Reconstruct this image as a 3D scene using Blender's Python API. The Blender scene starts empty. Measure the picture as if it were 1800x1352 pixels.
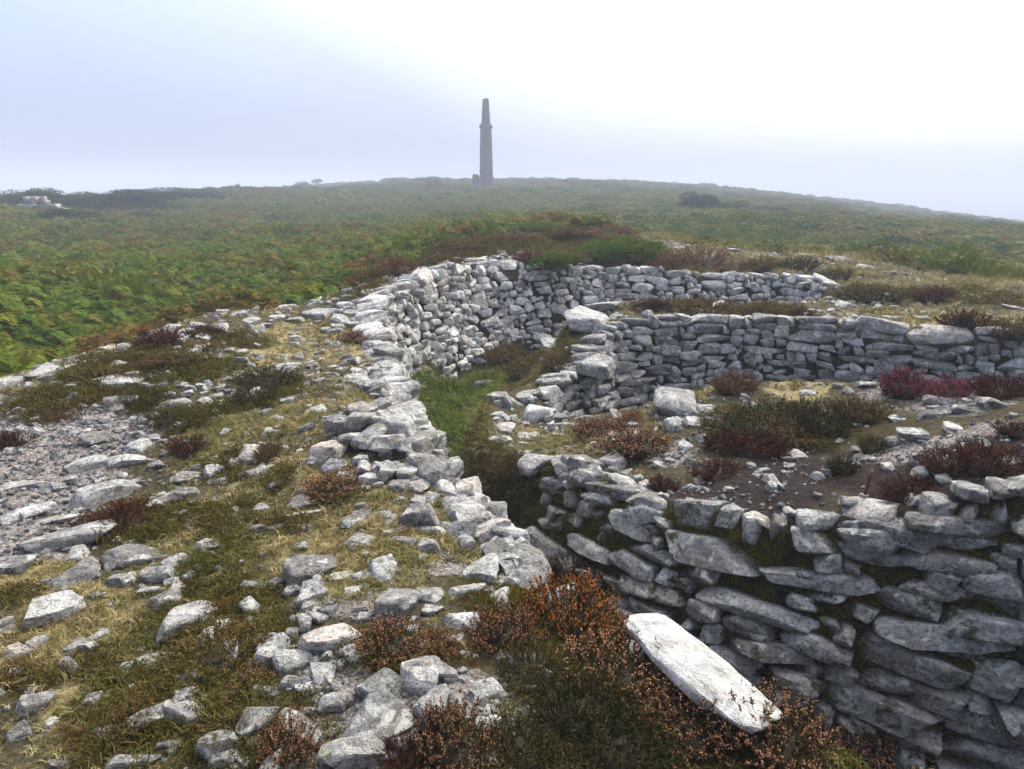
import bpy, bmesh, math, random
import numpy as np
from mathutils import Vector, Matrix, Euler

# ------------------------------------------------------------------ camera, sky, sun, exposure
SC = bpy.context.scene
COL = SC.collection
PITCH = math.radians(14.86)
FPX = 1285.0            # focal length in pixels of the 1800 px wide frame
EYE = 1.7
cam_d = bpy.data.cameras.new("camera")
cam_d.sensor_width = 36.0
cam_d.lens = 36.0 * FPX / 1800.0
cam_d.clip_start = 0.05
cam_d.clip_end = 5000.0
cam = bpy.data.objects.new("camera", cam_d)
COL.objects.link(cam)
cam.location = (0, 0, EYE)
cam.rotation_euler = (math.pi / 2 - PITCH, 0, 0)
SC.camera = cam

SUN_AZ, SUN_EL = math.radians(38.0), math.radians(50.0)
SUN_DIR = Vector((math.sin(SUN_AZ) * math.cos(SUN_EL), math.cos(SUN_AZ) * math.cos(SUN_EL), math.sin(SUN_EL)))
world = bpy.data.worlds.new("World")
SC.world = world
world.use_nodes = True
wt = world.node_tree
wt.nodes.clear()
def wn(t, **k):
    n = wt.nodes.new(t)
    for a, b in k.items():
        setattr(n, a, b)
    return n
w_out = wn("ShaderNodeOutputWorld")
w_bg = wn("ShaderNodeBackground")
w_bg.inputs["Strength"].default_value = 0.10
w_sky = wn("ShaderNodeTexSky", sky_type="NISHITA")
w_sky.sun_disc = False
w_sky.sun_elevation = SUN_EL
w_sky.sun_rotation = SUN_AZ
w_sky.dust_density = 4.0
w_sky.air_density = 1.0
# a bank of fog cloud in front of the blue sky: pale lavender grey, whitening towards the veiled sun
w_tc = wn("ShaderNodeTexCoord")
w_dot = wn("ShaderNodeVectorMath", operation="DOT_PRODUCT")
w_dot.inputs[1].default_value = SUN_DIR
w_ramp = wn("ShaderNodeValToRGB")
w_noise = wn("ShaderNodeTexNoise")
w_noise.inputs["Scale"].default_value = 1.3
w_noise.inputs["Detail"].default_value = 2.0
w_add = wn("ShaderNodeMath", operation="MULTIPLY_ADD")
w_add.inputs[1].default_value = 0.15
el = w_ramp.color_ramp.elements
el[0].position, el[0].color = 0.10, (2.2, 2.7, 4.0, 1)
el[1].position, el[1].color = 1.0, (20, 19.6, 18.8, 1)
e = el.new(0.44); e.color = (2.35, 2.8, 3.95, 1)
e = el.new(0.60); e.color = (2.85, 3.2, 4.15, 1)
e = el.new(0.76); e.color = (5.6, 5.8, 6.3, 1)
# an overcast sky brightens towards the zenith
w_sep = wn("ShaderNodeSeparateXYZ")
w_zen = wn("ShaderNodeMath", operation="MULTIPLY_ADD")
w_zen.inputs[1].default_value = 3.8
w_zen.inputs[2].default_value = 0.60
w_zmx = wn("ShaderNodeMath", operation="MAXIMUM")
w_zmx.inputs[1].default_value = 0.0
w_fog = wn("ShaderNodeVectorMath", operation="SCALE")
w_mix = wn("ShaderNodeMixRGB")
w_mix.inputs["Fac"].default_value = 0.86
L = wt.links.new
L(w_tc.outputs["Generated"], w_dot.inputs[0])
L(w_tc.outputs["Generated"], w_noise.inputs["Vector"])
L(w_noise.outputs["Fac"], w_add.inputs[0])
L(w_dot.outputs["Value"], w_add.inputs[2])
L(w_add.outputs["Value"], w_ramp.inputs["Fac"])
L(w_sky.outputs["Color"], w_mix.inputs["Color1"])
L(w_tc.outputs["Generated"], w_sep.inputs[0])
L(w_sep.outputs["Z"], w_zmx.inputs[0])
w_zcl = wn("ShaderNodeMath", operation="MINIMUM")
w_zcl.inputs[1].default_value = 0.25
L(w_zmx.outputs[0], w_zcl.inputs[0])
L(w_zcl.outputs[0], w_zen.inputs[0])
L(w_ramp.outputs["Color"], w_fog.inputs[0])
L(w_zen.outputs[0], w_fog.inputs["Scale"])
L(w_fog.outputs[0], w_mix.inputs["Color2"])
L(w_mix.outputs["Color"], w_bg.inputs["Color"])
L(w_bg.outputs["Background"], w_out.inputs["Surface"])

sun_d = bpy.data.lights.new("sun", "SUN")
sun_d.energy = 1.5
sun_d.angle = math.radians(11)
sun_d.color = (1.0, 0.96, 0.90)
sun = bpy.data.objects.new("sun", sun_d)
COL.objects.link(sun)
sun.rotation_euler = SUN_DIR.to_track_quat("Z", "Y").to_euler()

SC.view_settings.view_transform = "Standard"
SC.view_settings.look = "None"
SC.view_settings.exposure = 1.2
SC.view_settings.gamma = 1.0
SC.view_settings.use_curve_mapping = False
SC.cycles.max_bounces = 6
SC.cycles.diffuse_bounces = 3
SC.cycles.transparent_max_bounces = 4
SC.cycles.volume_bounces = 1

random.seed(7)
rng = np.random.default_rng(7)

# ------------------------------------------------------------------ helpers
def tag(o, label=None, cat=None, group=None, kind=None):
    if label: o["label"] = label
    if cat: o["category"] = cat
    if group: o["group"] = group
    if kind: o["kind"] = kind
    return o

def mesh_obj(name, verts, faces, mat=None, parent=None, smooth=False):
    me = bpy.data.meshes.new(name)
    me.from_pydata([tuple(v) for v in verts], [], faces)
    if smooth:
        me.polygons.foreach_set("use_smooth", [True] * len(me.polygons))
    if mat: me.materials.append(mat)
    o = bpy.data.objects.new(name, me)
    COL.objects.link(o)
    if parent: o.parent = parent
    return o

def place(name, me, parent=None):
    o = bpy.data.objects.new(name, me)
    COL.objects.link(o)
    if parent: o.parent = parent
    return o

def empty(name, loc):
    o = bpy.data.objects.new(name, None)
    COL.objects.link(o)
    o.location = loc
    o.empty_display_size = 0.2
    return o

def tri_mesh(name, V, Fc, mats=(), smooth=False):
    """V (n,3), Fc (m,3) int -> mesh, quick"""
    me = bpy.data.meshes.new(name)
    V = np.asarray(V, np.float32); Fc = np.asarray(Fc, np.int32)
    me.vertices.add(len(V)); me.vertices.foreach_set("co", V.ravel())
    me.loops.add(Fc.size); me.loops.foreach_set("vertex_index", Fc.ravel())
    me.polygons.add(len(Fc))
    k = Fc.shape[1]
    me.polygons.foreach_set("loop_start", np.arange(0, Fc.size, k, dtype=np.int32))
    if smooth: me.polygons.foreach_set("use_smooth", np.ones(len(Fc), bool))
    me.update(calc_edges=True)
    for m in mats: me.materials.append(m)
    return me

class Buf:
    """collects triangles"""
    def __init__(s): s.v = []; s.f = []; s.n = 0
    def add(s, v, f):
        v = np.asarray(v, float).reshape(-1, 3); f = np.asarray(f, int).reshape(-1, 3)
        s.v.append(v); s.f.append(f + s.n); s.n += len(v)
    def mesh(s, name, mat, smooth=False):
        return tri_mesh(name, np.concatenate(s.v), np.concatenate(s.f), [mat] if mat else [], smooth)

# lattice gradient noise in numpy
_perm = rng.permutation(256)
_grad = rng.normal(size=(256, 3)); _grad /= np.linalg.norm(_grad, axis=1)[:, None]
def pnoise(p):
    p = np.asarray(p, float)
    i = np.floor(p).astype(int); f = p - i
    w = f * f * f * (f * (f * 6 - 15) + 10)
    out = 0
    for dx in (0, 1):
        for dy in (0, 1):
            for dz in (0, 1):
                h = _perm[(_perm[(_perm[(i[..., 0] + dx) & 255] + i[..., 1] + dy) & 255] + i[..., 2] + dz) & 255]
                g = _grad[h]
                d = g[..., 0] * (f[..., 0] - dx) + g[..., 1] * (f[..., 1] - dy) + g[..., 2] * (f[..., 2] - dz)
                wt_ = (w[..., 0] if dx else 1 - w[..., 0]) * (w[..., 1] if dy else 1 - w[..., 1]) * (w[..., 2] if dz else 1 - w[..., 2])
                out = out + d * wt_
    return out * 1.6
def noise2(x, y, s, seed=0.0, octs=3):
    x = np.asarray(x, float); y = np.asarray(y, float)
    o = 0; a = 1.0
    for k in range(octs):
        o = o + a * pnoise(np.stack([x / s * 2 ** k + seed, y / s * 2 ** k - seed, np.zeros_like(x) + seed * 1.7 + k * 3.1], -1))
        a *= 0.5
    return o

# ------------------------------------------------------------------ the lie of the land
def ray(u, v):
    sx = (u - 900) / FPX; sy = (676 - v) / FPX
    return np.array([sx, math.cos(PITCH) + sy * math.sin(PITCH), -math.sin(PITCH) + sy * math.cos(PITCH)])
def at_z(u, v, z):
    d = ray(u, v); t = (z - EYE) / d[2]
    return (d[0] * t, d[1] * t, z)
def at_d(u, v, dist, drop=0.0):
    d = ray(u, v); t = dist / d[1]
    return (d[0] * t, dist, EYE + d[2] * t - drop)

CTRL = [(-3, 2, 0), (0, 1.5, 0), (1.2, 1.2, 0), (-1, 3.6, 0.0), (-3, 5, 0), (-5, 3, 0), (2.5, .4, 0), (0, .3, 0), (-6, 1.0, -.1), (-2, .5, 0),
        (-6.4, 5, -1.0), (-6.2, 7.5, -1.1), (-5.8, 9.5, -1.0), (-5.4, 12, -.9), (-4.2, 13.2, -.7), (-8, 4, -1.3), (-10, 3, -1.3),
        (-3.3, 14.5, -.45), (-2.6, 18, -.1)]
for a in [(0, 675, 0), (130, 635, 0), (350, 560, .1), (500, 600, .1), (520, 545, .15), (600, 560, .15), (600, 700, .05), (400, 780, 0), (720, 790, .05),
          (690, 530, .28), (740, 497, .4), (800, 475, .45), (870, 465, .45), (960, 475, .35), (1060, 470, .3), (1130, 478, .25), (1250, 490, .12), (1380, 482, .1), (1550, 492, .0),
          (640, 500, .25), (800, 430, .45), (900, 412, .55), (1100, 412, .45), (1300, 445, .2), (1500, 458, .1), (1800, 500, .0), (1650, 530, .05),
          # the central cairn
          (1800, 870, .25), (1700, 885, .15), (1560, 905, 0), (1450, 925, -.1), (1350, 925, -.15), (1200, 895, -.2), (1100, 865, -.25), (990, 800, -.25), (930, 800, -.32),
          (870, 760, -.42), (870, 710, -.5), (900, 695, -.5), (1000, 760, -.35), (1080, 750, -.22), (1150, 715, -.08), (1290, 690, 0), (1500, 680, .1), (1800, 700, .32), (1500, 780, 0.05), (1300, 800, -.1),
          # ring behind the chamber
          (950, 700, -.5), (1000, 655, -.38), (1040, 630, -.25), (1085, 580, .02), (1300, 562, .05), (1500, 575, .1), (1800, 600, .1), (1100, 535, .05), (1300, 545, .05), (1500, 530, .08), (1800, 560, .1)]:
    CTRL.append(at_z(*a))
for a in [(0, 450, 18, .6), (0, 385, 40, .6), (0, 346, 70, .6), (450, 480, 17, .6), (450, 400, 35, .6), (450, 342, 90, .5), (450, 330, 115, .5),
          (855, 385, 30, .5), (855, 350, 80, .5), (855, 329, 130, 0), (855, 318, 230, .6), (1200, 412, 27, .5), (1200, 362, 60, .5), (1200, 332, 120, .5), (1200, 323, 230, .6),
          (1500, 435, 25, .5), (1500, 380, 50, .5), (1500, 362, 110, .5), (1500, 352, 200, .6), (1350, 338, 215, .6), (1640, 370, 180, .6), (1750, 470, 19, .5), (1750, 420, 32, .5), (1750, 398, 70, .5), (1750, 390, 150, .6),
          (1950, 500, 16, .5), (1950, 410, 45, .5), (1950, 404, 90, .5), (1950, 402, 150, .5), (-150, 460, 18, .6), (-150, 352, 60, .6), (-150, 500, 12, .6), (650, 325, 220, .5), (560, 324, 220, .4), (650, 345, 90, .5), (250, 345, 80, .5), (250, 335, 95, .5), (250, 420, 30, .6), (1050, 318, 240, .6)]:
    CTRL.append(at_d(*a))
CTRL += [(-60, 160, -7), (-130, 140, -9), (-90, 300, -12), (-160, 110, -8), (-50, 260, -1), (0, 420, 3), (90, 420, 1), (200, 420, -14), (230, 230, -14), (0, 700, -5), (-300, 600, -20), (300, 700, -25), (400, 200, -20), (-400, 200, -20)]
CT = np.array(CTRL, float)
def warp(x, y):
    r = np.maximum(np.hypot(x, y), 0.6)
    return np.stack([np.arctan2(x, np.maximum(y, 0.05 * r)) * 2.0, np.log(r)], -1)
_Q = warp(CT[:, 0], CT[:, 1])
def _phi(d2): return 0.5 * d2 * np.log(d2 + 1e-12)
_n = len(_Q)
_K = _phi(((_Q[:, None] - _Q[None]) ** 2).sum(-1)) + np.eye(_n) * 2e-3
_Pm = np.c_[np.ones(_n), _Q]
_A = np.block([[_K, _Pm], [_Pm.T, np.zeros((3, 3))]])
_W = np.linalg.solve(_A, np.r_[CT[:, 2], 0, 0, 0])
def z_top(x, y):
    x = np.asarray(x, float); y = np.asarray(y, float)
    sh = x.shape; q = warp(x.ravel(), y.ravel()); out = np.empty(len(q))
    for a in range(0, len(q), 20000):
        c = q[a:a + 20000]
        out[a:a + 20000] = _phi(((c[:, None] - _Q[None]) ** 2).sum(-1)) @ _W[:_n] + _W[_n] + c @ _W[_n + 1:]
    return np.clip(out, -25, 12).reshape(sh)
def z_floor(x, y):
    return np.interp(y, [2, 4, 6, 9, 14], [-1.4, -1.3, -1.12, -1.05, -0.95])

def curve(pts, n=6):
    """Catmull-Rom through (x, y, batter)"""
    P = np.array(pts, float); out = []
    for i in range(len(P) - 1):
        p0 = P[max(i - 1, 0)]; p1 = P[i]; p2 = P[i + 1]; p3 = P[min(i + 2, len(P) - 1)]
        for k in range(n):
            t = k / n
            out.append(.5 * ((2 * p1) + (-p0 + p2) * t + (2 * p0 - 5 * p1 + 4 * p2 - p3) * t * t + (-p0 + 3 * p1 - 3 * p2 + p3) * t ** 3))
    out.append(P[-1])
    return np.array(out)

b = .24
LIP_NEAR = curve([(2.9, .75, .3), (1.9, 1.45, .3), (1.3, 1.85, .3), (.99, 2.09, .3), (.80, 2.24, .3), (.67, 2.50, .3), (.54, 2.67, .3), (.39, 2.84, .3), (.13, 3.24, .3), (.0, 3.42, b), (-.14, 3.8, b), (-.38, 4.28, b), (-.58, 4.9, b)])
LIP_LEFT = curve([(-.58, 4.9, b), (-.70, 5.4, b), (-1.03, 6.5, b), (-1.31, 7.8, .3), (-1.62, 9.0, .4), (-1.64, 10.0, .5), (-1.35, 10.83, .5), (-.92, 11.95, .5), (-.3, 12.85, .45)])
LIP_FAR = curve([(-.3, 12.85, .45), (.6, 13.15, .4), (1.62, 13.7, .4), (2.41, 13.65, .4), (3.74, 13.78, .35), (4.9, 14.2, .35), (5.5, 13.9, .4), (5.6, 13.0, .5)])
LIP_RING = curve([(5.6, 13.0, .5), (5.3, 11.9, .5), (4.19, 11.0, .4), (3.35, 10.85, .4), (2.57, 11.0, .4), (1.75, 11.1, .4), (1.15, 10.6, .5), (.85, 9.8, .9), (.62, 8.9, .9), (.25, 8.25, .5), (-.06, 7.95, .35), (-.24, 7.4, .3), (-.2, 6.24, .3), (.02, 5.5, .4), (.36, 5.1, .45)])
LIP_CAIRN = curve([(.36, 5.1, .5), (.72, 4.5, .55), (1.04, 4.16, .55), (1.42, 3.90, .52), (1.74, 3.76, .5), (2.03, 3.64, .46), (2.3, 3.50, .42), (2.52, 3.39, .4), (3.4, 2.93, .36), (4.6, 2.2, .3)])
TRENCH = np.concatenate([LIP_NEAR[:-1], LIP_LEFT[:-1], LIP_FAR[:-1], LIP_RING[:-1], LIP_CAIRN, [[4.2, -1.0, .3]]])
CH_WALL = curve([(.30, 7.70, .2), (.62, 8.22, .2), (.95, 8.55, .2), (1.33, 9.05, .2), (2.1, 9.36, .2), (3.0, 9.4, .2), (4.2, 9.0, .2), (5.86, 8.25, .2), (7.8, 7.3, .2)])
CHAMBER = np.concatenate([CH_WALL, curve([(8.8, 4.6, .8), (7.5, 3.9, .8), (5.0, 4.3, .9), (3.65, 5.05, .9), (2.95, 6.0, .9), (2.08, 6.35, .8), (1.25, 6.15, .7), (.8, 6.45, .5), (.5, 7.0, .35), (.30, 7.45, .25)])])
OUTER = np.array([(-60, -6), (-12, .5), (-7, 3.6), (-5.35, 6.0), (-5.1, 7.8), (-4.75, 10.3), (-3.2, 11.3), (-2.9, 12.6), (-2.2, 16.5), (-1.2, 20), (.5, 22), (3.6, 22.5), (5.9, 19.8), (8.6, 18.2), (11.2, 15.2), (17, 12), (30, 8), (60, -6)], float)

def inside(poly, x, y):
    c = np.zeros(x.shape, bool)
    P = poly[:, :2]; j = len(P) - 1
    for i in range(len(P)):
        xi, yi = P[i]; xj, yj = P[j]
        if yi != yj:
            c ^= ((yi > y) != (yj > y)) & (x < (xj - xi) * (y - yi) / (yj - yi) + xi)
        j = i
    return c
def seg_ratio(poly, x, y, ratio=True):
    m = np.full(x.shape, 1e9)
    n = len(poly)
    for i in range(n):
        a = poly[i]; c = poly[(i + 1) % n]
        dx, dy = c[0] - a[0], c[1] - a[1]; l2 = dx * dx + dy * dy + 1e-12
        t = np.clip(((x - a[0]) * dx + (y - a[1]) * dy) / l2, 0, 1)
        d = np.hypot(x - a[0] - t * dx, y - a[1] - t * dy)
        m = np.minimum(m, d / (a[2] + (c[2] - a[2]) * t) if ratio else d)
    return m
def dig(x, y):
    """0 on the banks, 1 on the floor of trench or chamber"""
    r = np.zeros(x.shape)
    for poly in (TRENCH, CHAMBER):
        lo = poly[:, :2].min(0); hi = poly[:, :2].max(0)
        k = (x > lo[0]) & (x < hi[0]) & (y > lo[1]) & (y < hi[1])
        if k.any():
            xx, yy = x[k], y[k]
            ins = inside(poly, xx, yy)
            r[k] = np.maximum(r[k], np.where(ins, np.clip(seg_ratio(poly, xx, yy), 0, 1), 0))
    return r
def land(x, y, rough=True):
    x = np.atleast_1d(np.asarray(x, float)); y = np.atleast_1d(np.asarray(y, float))
    t = z_top(x, y); r = dig(x, y)
    if rough:
        d = np.hypot(x, y)
        t = t + .05 * noise2(x, y, 1.1, 3.3) * np.clip(d / 4, .4, 1) + .014 * noise2(x, y, .16, 9.1, 2)
        t = t + np.clip((d - 18) / 40, 0, 1) * .5 * noise2(x, y, 14, 5.5, 3)
        f = z_floor(x, y) + .06 * noise2(x, y, .5, 1.2)
    else:
        f = z_floor(x, y)
    return t + (np.minimum(f, t) - t) * r
_T = np.concatenate([np.linspace(1.2, 20, 900), np.geomspace(20.05, 600, 500)])
def hit(u, v):
    """where the line of sight through a point of the photograph meets the land"""
    d = ray(u, v)
    x, y, z = d[0] * _T, d[1] * _T, EYE + d[2] * _T
    g = land(x, y, False)
    k = np.argmax(z < g)
    if z[k] >= g[k]: k = len(_T) - 1
    return np.array([x[k], y[k], g[k]]), float(y[k])

# ------------------------------------------------------------------ materials
class M:
    def __init__(s, name, rough=.9, spec=.2):
        s.m = bpy.data.materials.new(name); s.m.use_nodes = True
        s.t = s.m.node_tree; s.b = s.t.nodes["Principled BSDF"]
        s.b.inputs["Roughness"].default_value = rough
        s.b.inputs["Specular IOR Level"].default_value = spec
    def n(s, t, **k):
        q = s.t.nodes.new(t)
        for a, c in k.items():
            if a in q.inputs: q.inputs[a].default_value = c
            else: setattr(q, a, c)
        return q
    def l(s, a, c): s.t.links.new(a, c)
    def noise(s, vec, scale, detail=4, rough=.6, dist=0):
        q = s.n("ShaderNodeTexNoise"); q.inputs["Scale"].default_value = scale; q.inputs["Detail"].default_value = detail
        q.inputs["Roughness"].default_value = rough; q.inputs["Distortion"].default_value = dist
        if vec: s.l(vec, q.inputs["Vector"])
        return q.outputs["Fac"]
    def ramp(s, fac, stops):
        q = s.n("ShaderNodeValToRGB"); e = q.color_ramp.elements
        for i, (p, c) in enumerate(stops):
            c = c if isinstance(c, tuple) else (c, c, c)
            if i < 2: e[i].position = p; e[i].color = (*c, 1)
            else:
                k = e.new(p); k.color = (*c, 1)
        s.l(fac, q.inputs["Fac"]); return q.outputs["Color"]
    def mix(s, fac, a, c, mode="MIX"):
        q = s.n("ShaderNodeMixRGB", blend_type=mode)
        for i, k in ((0, fac), (1, a), (2, c)):
            if isinstance(k, (int, float)): q.inputs[i].default_value = k if i == 0 else (k, k, k, 1)
            elif isinstance(k, tuple): q.inputs[i].default_value = (*k, 1)
            else: s.l(k, q.inputs[i])
        return q.outputs["Color"]
    def math(s, op, a, c=None, cl=False):
        q = s.n("ShaderNodeMath", operation=op, use_clamp=cl)
        for i, k in ((0, a), (1, c)):
            if k is None: continue
            if isinstance(k, (int, float)): q.inputs[i].default_value = k
            else: s.l(k, q.inputs[i])
        return q.outputs["Value"]
    def bump(s, h, dist, strength=1.0):
        q = s.n("ShaderNodeBump"); q.inputs["Distance"].default_value = dist; q.inputs["Strength"].default_value = strength
        s.l(h, q.inputs["Height"]); s.l(q.outputs["Normal"], s.b.inputs["Normal"])
    def color(s, c): s.l(c, s.b.inputs["Base Color"])
    def rich(s, c, sat, val):
        q = s.n("ShaderNodeHueSaturation"); q.inputs["Saturation"].default_value = sat; q.inputs["Value"].default_value = val
        s.l(c, q.inputs["Color"]); return q.outputs["Color"]

def granite(name, pale=1.0, lichen=.5, moss=.0, dirt=1.0):
    m = M(name, .92, .10)
    geo = m.n("ShaderNodeNewGeometry"); oi = m.n("ShaderNodeObjectInfo"); pos = geo.outputs["Position"]
    n1 = m.noise(pos, 7, 6, .65); n2 = m.noise(pos, 42, 5, .7); n3 = m.noise(pos, 190, 3, .7)
    base = m.ramp(n1, [(.30, (.25 * pale, .240 * pale, .222 * pale)), (.70, (.66 * pale, .635 * pale, .595 * pale)), (.5, (.47 * pale, .452 * pale, .422 * pale))])
    rv = m.ramp(oi.outputs["Random"], [(0, .50), (1, 1.25), (.5, .95)])
    base = m.mix(1, base, rv, "MULTIPLY")
    tint = m.ramp(oi.outputs["Random"], [(0, (1, .99, .98)), (.93, (1.04, .95, .88)), (.8, (.98, 1, 1.0)), (1, (.93, .97, 1.04))])
    base = m.mix(1, base, tint, "MULTIPLY")
    base = m.mix(dirt, base, m.ramp(n2, [(.34, .36), (.54, 1.0)]), "MULTIPLY")
    base = m.mix(.75 * dirt, base, m.ramp(n3, [(.38, .40), (.56, 1.12)]), "MULTIPLY")
    st = m.ramp(m.noise(pos, 4.1, 5, .7, .3), [(.50, 0.), (.66, .5)])
    base = m.mix(st, base, (.19 * pale, .150 * pale, .105 * pale))
    # crusts of pale, yellow-green and black lichen
    la = m.ramp(m.noise(pos, 11, 4, .6, .6), [(.56, 0.), (.63, 1.)])
    base = m.mix(m.math("MULTIPLY", la, .55), base, (.70, .69, .64))
    lb = m.ramp(m.noise(pos, 8.3, 5, .7, .4), [(.64, 0.), (.70, 1.)])
    base = m.mix(m.math("MULTIPLY", lb, lichen), base, (.47, .47, .27))
    lc = m.ramp(m.noise(pos, 23, 5, .75, .3), [(.60, 0.), (.66, 1.)])
    base = m.mix(m.math("MULTIPLY", lc, .8 * dirt), base, (.035, .035, .035))
    if moss:
        mo = m.ramp(m.noise(pos, 5.5, 5, .7, .5), [(.56, 0.), (.64, 1.)])
        base = m.mix(m.math("MULTIPLY", mo, moss), base, (.055, .055, .018))
    m.color(base)
    h = m.math("ADD", m.math("MULTIPLY", n2, .7), m.math("MULTIPLY", n3, .35))
    h = m.math("ADD", h, m.math("MULTIPLY", n1, .8))
    vo = m.n("ShaderNodeTexVoronoi"); vo.inputs["Scale"].default_value = 13; m.l(m.mix(.06, pos, m.n("ShaderNodeTexNoise").outputs["Color"]), vo.inputs["Vector"])
    h = m.math("ADD", h, m.math("MULTIPLY", vo.outputs["Distance"], .9))
    m.bump(h, .035, 1.0)
    return m.m
MAT_STONE = granite("weathered_granite", 1.0, .35)
MAT_FARSTONE = granite("pale_wall_granite", 1.4, .2)
MAT_DARKSTONE = granite("mossy_lichened_granite", .95, .9, .95)
MAT_GRAVEL = granite("gravel_chips", .82, .1)
MAT_LICHEN = granite("lichen_covered_granite", 1.0, 1.0)
MAT_WHITE = granite("bleached_granite", 1.25, .2, 0, .45)

def leafy(name, stops, patch=None, trans=.25, rough=.7):
    """foliage: colour differs plant by plant, and in patches over the land"""
    m = M(name, rough, .08)
    oi = m.n("ShaderNodeObjectInfo"); geo = m.n("ShaderNodeNewGeometry")
    c = m.ramp(oi.outputs["Random"], stops)
    if patch:
        f = m.ramp(m.noise(oi.outputs["Location"], patch[0], 4, .65), [(patch[1], 0.), (patch[2], 1.)])
        c = m.mix(m.math("MULTIPLY", f, patch[4]), c, patch[3])
    c = m.mix(1, c, m.ramp(m.noise(geo.outputs["Position"], 26, 2), [(.3, .6), (.7, 1.35)]), "MULTIPLY")
    c = m.rich(c, 1.12, .95)
    m.color(c)
    tr = m.n("ShaderNodeBsdfTranslucent"); mx = m.n("ShaderNodeMixShader"); mx.inputs[0].default_value = trans
    m.l(c, tr.inputs["Color"]); m.l(m.b.outputs[0], mx.inputs[1]); m.l(tr.outputs[0], mx.inputs[2])
    m.l(mx.outputs[0], m.t.nodes["Material Output"].inputs["Surface"])
    return m.m
def tinted(name, lo, hi, rough=.8):
    """colour taken from the object's own colour, speckled"""
    m = M(name, rough, .05)
    oi = m.n("ShaderNodeObjectInfo"); geo = m.n("ShaderNodeNewGeometry")
    k = m.ramp(m.noise(geo.outputs["Position"], 45, 3), [(.3, lo), (.7, hi)])
    m.color(m.rich(m.mix(1, oi.outputs["Color"], k, "MULTIPLY"), 1.12, .95))
    return m.m
MAT_HEATH = tinted("heather_sprigs", .55, 1.5)
MAT_BELL = tinted("heather_bells", .5, 1.6)
MAT_BRACKEN = leafy("bracken_fronds", [(0, (.040, .078, .008)), (1, (.13, .085, .016)), (.45, (.070, .108, .010)), (.75, (.100, .122, .013)), (.92, (.14, .135, .016))], (.33, .48, .64, (.12, .048, .014), .8))
MAT_SHRUB = leafy("moor_shrubs", [(0, (.026, .054, .008)), (1, (.15, .115, .022)), (.35, (.066, .098, .011)), (.7, (.115, .125, .016))], (.06, .50, .66, (.12, .062, .02), .6))
MAT_WOOD_CORE = M("twig_wood_and_core"); MAT_WOOD_CORE.b.inputs["Base Color"].default_value = (.028, .021, .012, 1); MAT_WOOD_CORE = MAT_WOOD_CORE.m
MAT_GORSE = leafy("gorse_spines", [(0, (.014, .032, .007)), (1, (.026, .048, .010))])
MAT_BRIGHT = leafy("bright_gorse", [(0, (.065, .115, .018)), (1, (.10, .13, .025))])
MAT_GREEN = leafy("green_grass", [(0, (.042, .085, .012)), (1, (.21, .18, .07)), (.45, (.080, .130, .018)), (.7, (.13, .145, .03))], (1.6, .52, .66, (.14, .12, .035), .7))
MAT_STRAW = leafy("dry_grass", [(0, (.23, .18, .085)), (1, (.43, .355, .185)), (.35, (.14, .125, .045)), (.7, (.33, .265, .14))], (1.3, .46, .63, (.13, .12, .038), .8))
MAT_MAT = leafy("low_heather", [(0, (.060, .058, .014)), (1, (.095, .045, .018)), (.4, (.12, .096, .030)), (.7, (.070, .046, .016))], (1.1, .46, .62, (.085, .085, .018), .8))
MAT_MOSS = leafy("moss_tufts", [(0, (.11, .085, .014)), (1, (.17, .12, .02)), (.5, (.075, .078, .014))])

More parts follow.
